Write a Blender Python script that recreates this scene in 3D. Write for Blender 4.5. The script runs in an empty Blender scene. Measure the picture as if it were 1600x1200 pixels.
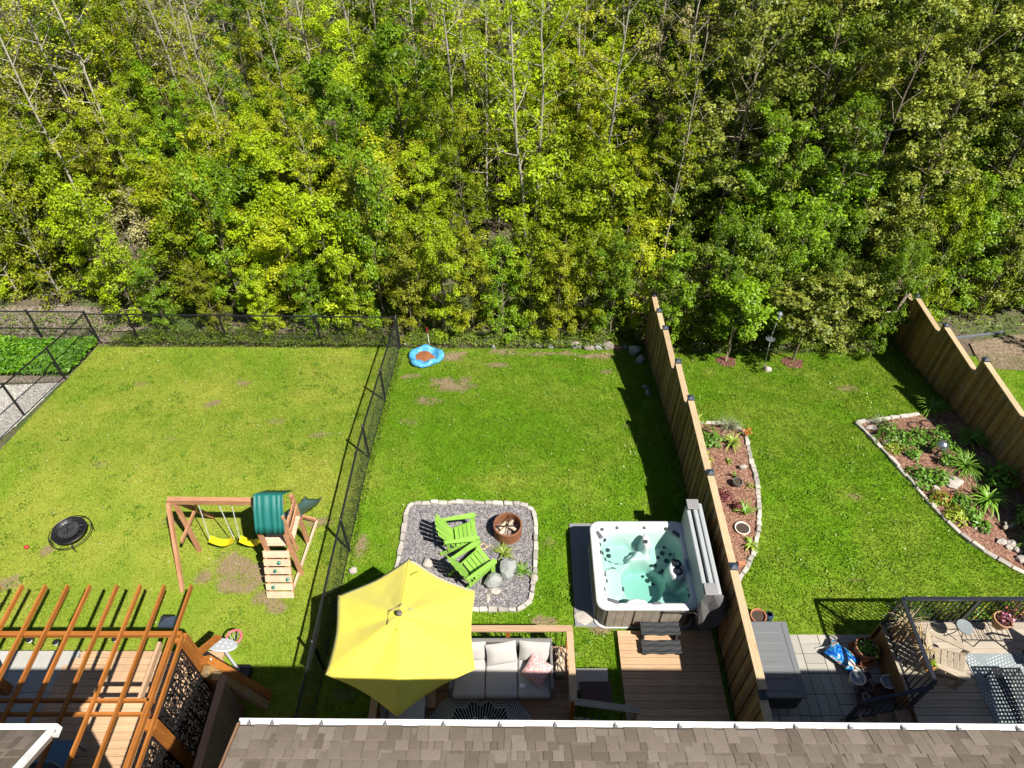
import bpy, bmesh, math, random
import numpy as np
from mathutils import Vector, Matrix, Euler, noise as mnoise

SC = bpy.context.scene
COL = SC.collection

# ------------------------------------------------------------------ camera
cam = bpy.data.cameras.new('camera')
cam.lens = 24.98
cam.sensor_width = 36.0
cam.clip_end = 2000.0
camera = bpy.data.objects.new('camera', cam)
COL.objects.link(camera)
camera.location = (0.0, 0.0, 14.3)
camera.rotation_euler = (math.radians(45.0), 0.0, 0.0)
SC.camera = camera

# ------------------------------------------------------------------ sky and sun
SUN_DIR = Vector((-0.52, 0.52, -1.0)).normalized()          # the way the light travels
ELEV = math.asin(-SUN_DIR.z)
AZIM = math.atan2(-SUN_DIR.x, -SUN_DIR.y)
world = bpy.data.worlds.new('World')
SC.world = world
world.use_nodes = True
wn = world.node_tree
for n in list(wn.nodes):
    wn.nodes.remove(n)
sky = wn.nodes.new('ShaderNodeTexSky')
sky.sky_type = 'NISHITA'
sky.sun_disc = False
sky.sun_elevation = ELEV
sky.sun_rotation = AZIM
sky.air_density = 0.8
sky.dust_density = 0.4
sky.ozone_density = 1.4
bg = wn.nodes.new('ShaderNodeBackground')
bg.inputs['Strength'].default_value = 0.05
wo = wn.nodes.new('ShaderNodeOutputWorld')
wn.links.new(sky.outputs[0], bg.inputs['Color'])
wn.links.new(bg.outputs[0], wo.inputs['Surface'])
sun = bpy.data.lights.new('sun', 'SUN')
sun.energy = 5.0
sun.angle = math.radians(0.53)
sun.color = (1.0, 0.95, 0.86)
sun_o = bpy.data.objects.new('sun', sun)
COL.objects.link(sun_o)
sun_o.rotation_euler = SUN_DIR.to_track_quat('-Z', 'Y').to_euler()
sun_o.location = (20, -20, 40)
SC.view_settings.view_transform = 'Standard'
SC.view_settings.look = 'None'
SC.view_settings.gamma = 1.0
SC.view_settings.use_curve_mapping = False
SC.view_settings.exposure = 0.85
SC.cycles.adaptive_threshold = 0.02
SC.cycles.max_bounces = 5
SC.cycles.diffuse_bounces = 2
SC.cycles.glossy_bounces = 2
SC.cycles.transmission_bounces = 4
SC.cycles.transparent_max_bounces = 12

# ------------------------------------------------------------------ helpers
PI = math.pi


def gz(y):
    """height of the ground at distance y from the houses: flat, then falling away to the wood"""
    if y < 10.6:
        return 0.0
    if y < 12.0:
        return -0.2 * (y - 10.6) ** 2 / 2.8
    if y < 16.6:
        return -0.14 - 0.2 * (y - 12.0)
    return -1.06 - 0.1 * (min(y, 20.0) - 16.6) - 0.01 * max(0.0, min(y, 120.0) - 20.0)


def gza(y):
    y = np.asarray(y, float)
    return np.where(y < 10.6, 0.0, np.where(y < 12, -0.2 * (y - 10.6) ** 2 / 2.8,
           np.where(y < 16.6, -0.14 - 0.2 * (y - 12.0),
                    -1.06 - 0.1 * (np.minimum(y, 20) - 16.6) - 0.01 * np.maximum(0, np.minimum(y, 120) - 20))))


def hash2(i, j, s):
    n = (i.astype(np.int64) * 374761393 + j.astype(np.int64) * 668265263 + s * 1442695041) & 0x7fffffff
    n = ((n ^ (n >> 13)) * 1274126177) & 0x7fffffff
    return ((n ^ (n >> 16)) & 0xffff) / 65535.0


def vnoise(x, y, s=0):
    i = np.floor(x); j = np.floor(y)
    fx = x - i; fy = y - j
    fx = fx * fx * (3 - 2 * fx); fy = fy * fy * (3 - 2 * fy)
    i = i.astype(np.int64); j = j.astype(np.int64)
    a = hash2(i, j, s); b = hash2(i + 1, j, s); c = hash2(i, j + 1, s); d = hash2(i + 1, j + 1, s)
    return (a * (1 - fx) + b * fx) * (1 - fy) + (c * (1 - fx) + d * fx) * fy


def fbm(x, y, s=0, o=4):
    v = 0; a = 0.5; t = 0
    for k in range(o):
        v = v + a * vnoise(x * 2 ** k, y * 2 ** k, s + k * 17); t += a; a *= 0.55
    return v / t


def tag(o, label=None, cat=None, group=None, kind=None):
    if label: o['label'] = label
    if cat: o['category'] = cat
    if group: o['group'] = group
    if kind: o['kind'] = kind
    return o


AT = {}          # empties whose parts are written in world coordinates: name -> location


def thing(name, label, cat, loc=(0, 0, 0), group=None, local=False, rz=0.0):
    o = bpy.data.objects.new(name, None)
    COL.objects.link(o)
    o.empty_display_size = 0.2
    o.location = loc
    o.rotation_euler = (0, 0, rz)
    tag(o, label, cat, group)
    if not local:
        AT[o.name] = Vector(loc)
    return o


def adopt(o, parent):
    if parent is not None:
        o.parent = parent
        if parent.name in AT:
            o.matrix_parent_inverse = Matrix.Translation(-AT[parent.name])


def kids(o):
    return [c for c in bpy.data.objects if c.parent == o]


def dup(root, loc=None, rz=None, label=None, scale=None, group=None, ch=None):
    """copy of a thing with copies of its parts and sub-parts"""
    r = root.copy()
    COL.objects.link(r)
    if loc is not None: r.location = loc
    if rz is not None: r.rotation_euler = (0, 0, rz)
    if scale is not None: r.scale = scale if hasattr(scale, '__len__') else (scale,) * 3
    if label: r['label'] = label
    if group: r['group'] = group
    for c in (ch if ch is not None else list(root.children)):
        d = c.copy(); COL.objects.link(d); d.parent = r
        for g in list(c.children):
            e = g.copy(); COL.objects.link(e); e.parent = d
    return r


class MB:
    """collects shapes; build() links them as ONE mesh object"""

    def __init__(s):
        s.v = []; s.f = []

    def add(s, vs, fs):
        b = len(s.v)
        s.v.extend([tuple(p) for p in vs])
        s.f.extend([tuple(i + b for i in q) for q in fs])
        return s

    def box(s, c, d, R=None):
        x, y, z = d[0] / 2, d[1] / 2, d[2] / 2
        P = [Vector(p) for p in ((-x, -y, -z), (x, -y, -z), (x, y, -z), (-x, y, -z), (-x, -y, z), (x, -y, z), (x, y, z), (-x, y, z))]
        c = Vector(c)
        P = [(R @ p if R is not None else p) + c for p in P]
        return s.add(P, ((3, 2, 1, 0), (4, 5, 6, 7), (0, 1, 5, 4), (1, 2, 6, 5), (2, 3, 7, 6), (3, 0, 4, 7)))

    def beam(s, p0, p1, w, h, up=(0, 0, 1)):
        p0 = Vector(p0); p1 = Vector(p1)
        d = p1 - p0; L = d.length; d = d / L
        u = Vector(up)
        if abs(d.dot(u)) > 0.98: u = Vector((0, 1, 0))
        side = d.cross(u).normalized(); u = side.cross(d)
        R = Matrix((d, side, u)).transposed()
        return s.box((p0 + p1) / 2, (L, w, h), R)

    def tube(s, pts, r, n=8, cap=True):
        pts = [Vector(p) for p in pts]
        m = len(pts)
        rs = list(r) if hasattr(r, '__len__') else [r] * m
        vs = []; fs = []; a = None
        for i, p in enumerate(pts):
            t = (pts[min(i + 1, m - 1)] - pts[max(i - 1, 0)]).normalized()
            if a is None:
                a = t.cross(Vector((0.31, 0.17, 0.93)))
                if a.length < 0.1: a = t.cross(Vector((1, 0, 0)))
            a = (a - t * a.dot(t)).normalized()
            b = t.cross(a)
            for k in range(n):
                q = 2 * PI * k / n
                vs.append(p + (a * math.cos(q) + b * math.sin(q)) * rs[i])
        for i in range(m - 1):
            for k in range(n):
                k2 = (k + 1) % n
                fs.append((i * n + k, i * n + k2, (i + 1) * n + k2, (i + 1) * n + k))
        if cap:
            fs.append(tuple(range(n - 1, -1, -1)))
            fs.append(tuple((m - 1) * n + k for k in range(n)))
        return s.add(vs, fs)

    def lathe(s, prof, n=20, c=(0, 0, 0), sx=1.0, sy=1.0):
        vs = []; fs = []; m = len(prof)
        for (r, z) in prof:
            for k in range(n):
                q = 2 * PI * k / n
                vs.append((c[0] + sx * r * math.cos(q), c[1] + sy * r * math.sin(q), c[2] + z))
        for i in range(m - 1):
            for k in range(n):
                k2 = (k + 1) % n
                fs.append((i * n + k, i * n + k2, (i + 1) * n + k2, (i + 1) * n + k))
        return s.add(vs, fs)

    def disc(s, c, r, n=16, z=0.0, nrm=None):
        c = Vector(c)
        if nrm is None:
            vs = [(c.x + r * math.cos(2 * PI * k / n), c.y + r * math.sin(2 * PI * k / n), c.z + z) for k in range(n)]
        else:
            q = Vector(nrm).to_track_quat('Z', 'Y')
            vs = [c + q @ Vector((r * math.cos(2 * PI * k / n), r * math.sin(2 * PI * k / n), z)) for k in range(n)]
        return s.add(vs, [tuple(range(n))])

    def prism(s, poly, z0, z1):
        n = len(poly)
        f0 = z0 if callable(z0) else (lambda x, y: z0)
        f1 = z1 if callable(z1) else (lambda x, y: z1)
        vs = [(x, y, f0(x, y)) for x, y in poly] + [(x, y, f1(x, y)) for x, y in poly]
        fs = [tuple(range(n - 1, -1, -1)), tuple(range(n, 2 * n))]
        fs += [(k, (k + 1) % n, n + (k + 1) % n, n + k) for k in range(n)]
        return s.add(vs, fs)

    def blob(s, c, d, seed=0, amp=0.22, n=2, flat=None):
        bm = bmesh.new()
        bmesh.ops.create_icosphere(bm, subdivisions=n, radius=1.0)
        o = Vector((seed * 3.7, seed * 1.3, seed * 2.1))
        vs = []
        for v in bm.verts:
            p = v.co.copy()
            k = 1 + amp * (mnoise.noise(p * 1.3 + o) * 1.3 + 0.5 * mnoise.noise(p * 3.1 + o))
            p *= k
            q = Vector((p.x * d[0], p.y * d[1], p.z * d[2]))
            if flat is not None: q.z = max(q.z, -flat)
            vs.append(q + Vector(c))
        bm.verts.index_update()
        fs = [tuple(v.index for v in f.verts) for f in bm.faces]
        bm.free()
        return s.add(vs, fs)

    def build(s, name, mat, parent=None, smooth=False, bevel=0.0, seg=2, subd=0, loc=None, rot=None, auto=False):
        me = bpy.data.meshes.new(name)
        me.from_pydata(s.v, [], s.f)
        me.update()
        o = bpy.data.objects.new(name, me)
        COL.objects.link(o)
        if mat is not None: me.materials.append(mat)
        if smooth: me.shade_smooth()
        if bevel:
            b = o.modifiers.new('bevel', 'BEVEL'); b.width = bevel; b.segments = seg; b.limit_method = 'ANGLE'
            b.angle_limit = math.radians(40)
        if subd:
            m = o.modifiers.new('sub', 'SUBSURF'); m.levels = subd; m.render_levels = subd
        if loc is not None: o.location = loc
        if rot is not None: o.rotation_euler = rot
        adopt(o, parent)
        return o


def np_mesh(name, V, F, mat=None, attrs=None, parent=None, smooth=False):
    V = np.ascontiguousarray(V, np.float32); F = np.ascontiguousarray(F, np.int32)
    me = bpy.data.meshes.new(name)
    k = F.shape[1]
    me.vertices.add(len(V)); me.vertices.foreach_set('co', V.ravel())
    me.loops.add(F.size); me.loops.foreach_set('vertex_index', F.ravel())
    me.polygons.add(len(F)); me.polygons.foreach_set('loop_start', np.arange(0, F.size, k, dtype=np.int32))
    if smooth: me.polygons.foreach_set('use_smooth', np.ones(len(F), bool))
    for an, (dom, arr) in (attrs or {}).items():
        at = me.attributes.new(an, 'FLOAT', dom)
        at.data.foreach_set('value', np.ascontiguousarray(arr, np.float32))
    me.update(calc_edges=True)
    o = bpy.data.objects.new(name, me)
    COL.objects.link(o)
    if mat is not None: me.materials.append(mat)
    adopt(o, parent)
    return o


# ------------------------------------------------------------------ materials
def new_mat(name):
    m = bpy.data.materials.new(name)
    m.use_nodes = True
    nt = m.node_tree
    b = nt.nodes.get('Principled BSDF')
    return m, nt, b


def nd(nt, t, **kw):
    n = nt.nodes.new(t)
    for k, v in kw.items():
        if k in n.inputs: n.inputs[k].default_value = v
        else: setattr(n, k, v)
    return n


def c4(c):
    return (c[0], c[1], c[2], 1.0)


def mixc(nt, fac, a, b, mode='MIX'):
    m = nt.nodes.new('ShaderNodeMix')
    m.data_type = 'RGBA'; m.blend_type = mode
    for sock, v in ((m.inputs[0], fac), (m.inputs[6], a), (m.inputs[7], b)):
        if isinstance(v, (int, float)): sock.default_value = v
        elif isinstance(v, tuple): sock.default_value = c4(v)
        else: nt.links.new(v, sock)
    return m.outputs[2]


def noise_out(nt, coord, scale, detail=4.0, rough=0.6, dist=0.0):
    n = nd(nt, 'ShaderNodeTexNoise', Scale=scale, Detail=detail, Roughness=rough, Distortion=dist)
    nt.links.new(coord, n.inputs['Vector'])
    return n.outputs[0]


def ramp(nt, fac, stops):
    r = nt.nodes.new('ShaderNodeValToRGB')
    e = r.color_ramp.elements
    while len(e) < len(stops): e.new(0.5)
    for k, (p, c) in enumerate(stops):
        e[k].position = p; e[k].color = c4(c)
    nt.links.new(fac, r.inputs[0])
    return r.outputs[0]


def val_mul(nt, col, fac_out, lo, hi):
    """multiply a colour by a value mapped 0..1 -> lo..hi"""
    mr = nd(nt, 'ShaderNodeMapRange')
    mr.inputs[3].default_value = lo; mr.inputs[4].default_value = hi
    nt.links.new(fac_out, mr.inputs[0])
    cmb = nt.nodes.new('ShaderNodeCombineColor')
    for i in range(3): nt.links.new(mr.outputs[0], cmb.inputs[i])
    return mixc(nt, 1.0, col, cmb.outputs[0], 'MULTIPLY')


def add_bump(nt, b, h, strength=0.3, dist=0.02):
    bp = nd(nt, 'ShaderNodeBump', Strength=strength, Distance=dist)
    nt.links.new(h, bp.inputs['Height'])
    nt.links.new(bp.outputs[0], b.inputs['Normal'])


def plain(name, col, rough=0.6, var=0.25, ns=6.0, metal=0.0, bump=0.0, bs=40.0, rnd=0.0, spec=0.5, dirt=None):
    m, nt, b = new_mat(name)
    tc = nt.nodes.new('ShaderNodeTexCoord')
    n = noise_out(nt, tc.outputs['Object'], ns, 6, 0.65)
    c = mixc(nt, n, tuple(x * (1 - var) for x in col), tuple(min(1, x * (1 + var)) for x in col))
    if dirt is not None:
        n2 = noise_out(nt, tc.outputs['Object'], ns * 2.7, 8, 0.7)
        r = ramp(nt, n2, ((0.5, (0, 0, 0)), (0.72, (1, 1, 1))))
        c = mixc(nt, r, c, dirt)
    if rnd:
        oi = nt.nodes.new('ShaderNodeObjectInfo')
        c = val_mul(nt, c, oi.outputs['Random'], 1 - rnd, 1 + rnd)
    nt.links.new(c, b.inputs['Base Color'])
    b.inputs['Roughness'].default_value = rough
    b.inputs['Metallic'].default_value = metal
    b.inputs['Specular IOR Level'].default_value = spec
    if bump:
        add_bump(nt, b, noise_out(nt, tc.outputs['Object'], bs, 5, 0.6), bump, 0.01)
    return m


def wood(name, c1, c2, rough=0.65, rnd=0.22, gs=5.0, blotch=0.35, grey=None, spec=0.3):
    """grain follows the longest side of each board"""
    m, nt, b = new_mat(name)
    tc = nt.nodes.new('ShaderNodeTexCoord')
    g = noise_out(nt, tc.outputs['Generated'], gs, 8, 0.7, 0.4)
    oi = nt.nodes.new('ShaderNodeObjectInfo')
    c = ramp(nt, g, ((0.32, c1), (0.66, c2)))
    w = noise_out(nt, tc.outputs['Object'], 2.6, 5, 0.6)
    c = val_mul(nt, c, w, 1 - blotch, 1 + blotch)
    if grey is not None:
        w2 = noise_out(nt, tc.outputs['Object'], 5.0, 6, 0.7)
        c = mixc(nt, ramp(nt, w2, ((0.46, (0, 0, 0)), (0.66, (1, 1, 1)))), c, grey)
    c = val_mul(nt, c, oi.outputs['Random'], 1 - rnd, 1 + rnd)
    nt.links.new(c, b.inputs['Base Color'])
    b.inputs['Roughness'].default_value = rough
    b.inputs['Specular IOR Level'].default_value = spec
    add_bump(nt, b, g, 0.25, 0.006)
    return m


def leafy(name, c1, c2, trans=0.35, rough=0.5, spec=0.35, rnd=0.2):
    """leaf surface: tone varies leaf by leaf, some light passes through"""
    m, nt, b = new_mat(name)
    at = nd(nt, 'ShaderNodeAttribute', attribute_name='tone')
    oi = nt.nodes.new('ShaderNodeObjectInfo')
    c = mixc(nt, at.outputs['Fac'], c1, c2)
    c = val_mul(nt, c, oi.outputs['Random'], 1 - rnd, 1 + rnd)
    nt.links.new(c, b.inputs['Base Color'])
    b.inputs['Roughness'].default_value = rough
    b.inputs['Specular IOR Level'].default_value = spec
    if trans:
        t = nt.nodes.new('ShaderNodeBsdfTranslucent')
        c2_ = mixc(nt, 1.0, c, (1.15, 1.1, 0.5), 'MULTIPLY')
        nt.links.new(c2_, t.inputs['Color'])
        mx = nt.nodes.new('ShaderNodeMixShader')
        mx.inputs[0].default_value = trans
        nt.links.new(b.outputs[0], mx.inputs[1]); nt.links.new(t.outputs[0], mx.inputs[2])
        nt.links.new(mx.outputs[0], nt.nodes['Material Output'].inputs['Surface'])
    return m


W_PERGOLA = wood('stained_orange_wood', (0.23, 0.075, 0.012), (0.42, 0.16, 0.035), rough=0.5, rnd=0.12, blotch=0.3)
W_CEDAR = wood('pale_cedar', (0.34, 0.21, 0.12), (0.50, 0.34, 0.215), rnd=0.1, blotch=0.15)
W_FENCE = wood('fence_board', (0.17, 0.092, 0.028), (0.33, 0.195, 0.066), rnd=0.38, blotch=0.5, grey=(0.24, 0.19, 0.12))
W_FENCETOP = wood('fence_top_rail', (0.34, 0.24, 0.135), (0.50, 0.37, 0.23), rnd=0.12, blotch=0.2)
W_DECK = wood('deck_board_tan', (0.38, 0.235, 0.13), (0.55, 0.37, 0.225), rnd=0.14, blotch=0.25)
W_DECKDARK = wood('deck_board_brown', (0.20, 0.12, 0.075), (0.32, 0.21, 0.135), rnd=0.16, blotch=0.25)
W_DECKGREY = wood('deck_board_greyed', (0.27, 0.225, 0.175), (0.42, 0.36, 0.29), rnd=0.12, blotch=0.2)
W_PLAY = wood('playset_wood', (0.36, 0.155, 0.075), (0.55, 0.30, 0.17), rnd=0.12, blotch=0.25)
W_RAMP = wood('playset_plank', (0.50, 0.33, 0.22), (0.68, 0.50, 0.36), rnd=0.1, blotch=0.2)
W_GREY = wood('weathered_teak', (0.27, 0.22, 0.155), (0.43, 0.365, 0.28), rnd=0.1, blotch=0.2)
W_KICK = wood('weathered_kickboard', (0.26, 0.22, 0.15), (0.42, 0.36, 0.27), rnd=0.1)
W_LOG = wood('firewood', (0.36, 0.27, 0.18), (0.6, 0.5, 0.38), rnd=0.3)
BARK_PALE = plain('pale_bark', (0.33, 0.30, 0.24), 0.9, 0.6, 4.0, bump=0.4, bs=18, rnd=0.2)
BARK = plain('grey_brown_bark', (0.17, 0.14, 0.10), 0.9, 0.45, 6.0, bump=0.4, bs=18, rnd=0.25)
BARK_TWIG = plain('grey_twig_bark', (0.34, 0.30, 0.25), 0.9, 0.3, 6.0, rnd=0.2)
BLACK_METAL = plain('black_metal', (0.012, 0.012, 0.014), 0.42, 0.3, 8)
BLACK_VINYL = plain('black_vinyl_wire', (0.010, 0.012, 0.012), 0.6, 0.2, 8)
RAIL_METAL = plain('black_rail_metal', (0.02, 0.022, 0.03), 0.3, 0.3, 8)
NAVY_CAP = plain('dark_post_cap', (0.02, 0.032, 0.055), 0.6, 0.3, 8)
WHITE_TRIM = plain('white_aluminium', (0.78, 0.78, 0.77), 0.4, 0.08, 3, dirt=(0.6, 0.59, 0.56))

# ================================================================== ground
rs = np.random.RandomState(7)


def sheet(name, xs, ys, zf, mat, attrs=None, kind='structure'):
    xs = np.asarray(xs, float); ys = np.asarray(ys, float)
    X, Y = np.meshgrid(xs, ys)
    V = np.stack([X.ravel(), Y.ravel(), zf(X.ravel(), Y.ravel())], 1)
    nx, ny = len(xs), len(ys)
    i = np.arange(nx - 1)[None, :] + nx * np.arange(ny - 1)[:, None]
    i = i.ravel()
    F = np.stack([i, i + 1, i + nx + 1, i + nx], 1)
    at = {k: ('POINT', f(V[:, 0], V[:, 1])) for k, f in (attrs or {}).items()}
    o = np_mesh(name, V, F, mat, at, smooth=True)
    tag(o, kind=kind)
    return o


def litter_mat():
    m, nt, b = new_mat('woodland_floor')
    tc = nt.nodes.new('ShaderNodeTexCoord')
    g = tc.outputs['Object']
    n1 = noise_out(nt, g, 0.35, 6, 0.6); n2 = noise_out(nt, g, 9.0, 8, 0.75)
    c = ramp(nt, n2, ((0.3, (0.05, 0.035, 0.022)), (0.55, (0.14, 0.105, 0.075)), (0.75, (0.27, 0.22, 0.17))))
    gr = ramp(nt, n2, ((0.3, (0.03, 0.05, 0.008)), (0.7, (0.10, 0.15, 0.02))))
    c = mixc(nt, ramp(nt, n1, ((0.42, (0, 0, 0)), (0.6, (1, 1, 1)))), c, gr)
    nt.links.new(c, b.inputs['Base Color']); b.inputs['Roughness'].default_value = 0.95
    add_bump(nt, b, n2, 0.8, 0.06)
    return m


gx = np.concatenate([[-600, -300, -150, -80, -50], np.arange(-40, 40.1, 0.8), [50, 80, 150, 300, 600]])
gy = np.concatenate([[-600, -300, -120, -50, -20, -6, 0, 3, 6, 9, 10], np.arange(10.4, 17.0, 0.2), np.arange(17, 60, 0.7), [65, 75, 90, 120, 200, 400, 800]])
ground = sheet('ground', gx, gy,
               lambda x, y: gza(y) - 0.03 + np.clip((y - 18.5) / 3, 0, 1) * (fbm(x * 0.35, y * 0.35, 3) - 0.45) * 0.7, litter_mat())

# ---- lawns: how dry and how bare the turf is, as it would stay whatever the light
BARE = [(-1.95, 15.0, .75, .50, 1.0), (-1.55, 15.2, .40, .30, .95), (-3.15, 15.45, .45, .22, .9), (-1.85, 16.62, .55, .30, .95), (-0.5, 16.05, .55, .24, .9), (-2.5, 14.2, .55, .28, .75),
        (-0.2, 16.85, .9, .25, .9), (1.2, 16.75, 1.0, .22, .9), (2.6, 16.6, .9, .2, .85), (-2.9, 13.2, .5, .3, .45),
        (-6.3, 8.55, .62, .40, 1.0), (-5.75, 8.3, .32, .26, .95), (-6.15, 7.95, .55, .26, .9), (-6.9, 8.15, .35, .22, .7), (-5.4, 7.7, .4, .22, .8), (-5.1, 7.45, .25, .18, .8), (-4.75, 9.65, .5, .25, .7),
        (-8.66, 14.05, .42, .22, .85), (-8.0, 15.05, .5, .22, .55), (-7.94, 9.66, .55, .25, .45), (-11.2, 8.0, .6, .3, .7), (-11.15, 15.05, .35, .18, .55), (-9.3, 12.4, .5, .2, .4),
        (-6.6, 13.2, .6, .2, .4), (-5.2, 12.6, .5, .24, .45), (-10.6, 11.4, .4, .2, .4), (-10.75, 8.85, .22, .16, .9),
        (1.6, 7.5, .2, .3, .7), (2.0, 6.95, .35, .14, .8), (1.4, 6.4, .3, .3, .45), (.65, 7.15, .4, .12, .7), (-3.55, 7.0, .3, .5, .4), (-3.5, 9.0, .2, .5, .55), (-3.5, 5.6, .4, .5, .6),
        (2.9, 15.7, .25, .15, .7), (3.2, 13.0, .2, .14, .5), (.95, 9.0, .3, .25, .35), (8.4, 10.4, .3, .16, .6), (6.0, 15.8, .3, .14, .5), (9.4, 14.6, .4, .2, .4), (7.6, 8.1, .3, .12, .5), (9.9, 14.8, .5, .2, .5)]


def bare_f(x, y):
    w = fbm(x * 1.7, y * 1.7, 11); w2 = fbm(x * 5.5, y * 5.5, 31, 3)
    m = np.zeros_like(x)
    for (a, c, rx, ry, s) in BARE:
        d = np.sqrt(((x - a) / rx) ** 2 + ((y - c) / ry) ** 2)
        m = np.maximum(m, s * np.clip(1.9 - d - 1.7 * (w - 0.12) - 1.0 * (w2 - .4), 0, 1))
    return m


def dry_f(x, y):
    n = fbm(x * 0.55, y * 0.55, 5, 5)
    n2 = fbm(x * 2.3, y * 2.3, 9, 3)
    d = (n - 0.5) * 1.5 + (n2 - 0.5) * 0.9
    base = np.where(x < -3.72, 0.62, np.where(x < 4.4, 0.15, 0.19))
    base = base - np.where((x < -3.72) & (y > 15.2), 0.12, 0) - np.where((x < -3.72) & (x > -6.5) & (y < 12), 0.06, 0)
    return np.clip(base + d * 0.62, 0, 1)


GREEN1, GREEN2 = (0.070, 0.168, 0.003), (0.168, 0.332, 0.006)
DRY1, DRY2 = (0.225, 0.268, 0.018), (0.415, 0.420, 0.080)


def turf_mat(name, blades):
    m, nt, b = new_mat(name)
    tc = nt.nodes.new('ShaderNodeTexCoord'); g = tc.outputs['Object']
    dry = nd(nt, 'ShaderNodeAttribute', attribute_name='dry').outputs['Fac']
    if blades:
        tn = nd(nt, 'ShaderNodeAttribute', attribute_name='tone').outputs['Fac']
    else:
        tn = noise_out(nt, g, 22.0, 6, 0.75)
    a = mixc(nt, tn, GREEN1, GREEN2); d = mixc(nt, tn, DRY1, DRY2)
    c = mixc(nt, dry, a, d)
    if not blades:
        bare = nd(nt, 'ShaderNodeAttribute', attribute_name='bare').outputs['Fac']
        n3 = noise_out(nt, g, 14.0, 8, 0.75)
        ad = nd(nt, 'ShaderNodeMath', operation='ADD'); ad.inputs[1].default_value = 0
        nt.links.new(bare, ad.inputs[0]); nt.links.new(n3, ad.inputs[1])
        soil = ramp(nt, noise_out(nt, g, 30, 6, 0.7), ((0.3, (0.17, 0.12, 0.065)), (0.7, (0.36, 0.27, 0.165))))
        c = mixc(nt, ramp(nt, ad.outputs[0], ((0.72, (0, 0, 0)), (1.15, (1, 1, 1)))), c, soil)
        add_bump(nt, b, tn, 0.9, 0.05)
    nt.links.new(c, b.inputs['Base Color'])
    b.inputs['Roughness'].default_value = 0.75 if blades else 0.95
    b.inputs['Specular IOR Level'].default_value = 0.22
    if blades:
        t = nt.nodes.new('ShaderNodeBsdfTranslucent'); nt.links.new(c, t.inputs['Color'])
        mx = nt.nodes.new('ShaderNodeMixShader'); mx.inputs[0].default_value = 0.3
        nt.links.new(b.outputs[0], mx.inputs[1]); nt.links.new(t.outputs[0], mx.inputs[2])
        nt.links.new(mx.outputs[0], nt.nodes['Material Output'].inputs['Surface'])
    return m


TURF = turf_mat('turf', False)
BLADES = turf_mat('grass_blades', True)

PAD = [(-2.40, 10.17), (-1.2, 10.20), (.2, 10.15), (.48, 10.02), (.57, 9.7), (.52, 8.34), (.42, 7.62), (.2, 7.38), (-.94, 7.40), (-2.0, 7.45), (-2.52, 7.62), (-2.62, 8.3), (-2.55, 9.3), (-2.53, 10.05)]
BED1 = [(4.45, 13.08), (5.15, 13.1), (5.82, 13.08), (6.2, 12.88), (6.29, 12.5), (6.17, 11.66), (6.1, 10.71), (5.96, 9.95), (5.79, 9.36), (5.55, 8.79), (5.29, 8.4), (5.02, 8.09), (4.45, 7.75)]
BED2 = [(12.46, 13.72), (11.45, 13.52), (10.76, 13.37), (9.84, 13.17), (9.49, 13.1), (9.64, 12.43), (9.77, 11.66), (9.93, 10.92), (10.11, 10.33), (10.27, 9.86), (10.46, 9.36), (10.7, 9.01), (10.96, 8.73), (11.26, 8.46), (11.52, 8.24), (12.46, 7.6)]
TUBPAD = [(1.34, 7.0), (4.2, 6.9), (4.2, 9.55), (1.36, 9.58)]


def inside(poly, x, y):
    r = np.zeros(x.shape, bool)
    n = len(poly)
    for k in range(n):
        x0, y0 = poly[k]; x1, y1 = poly[(k + 1) % n]
        c = ((y0 > y) != (y1 > y)) & (x < (x1 - x0) * (y - y0) / (y1 - y0 + 1e-12) + x0)
        r ^= c
    return r


def rect(a, b, c, d):
    return [(a, c), (b, c), (b, d), (a, d)]


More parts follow.
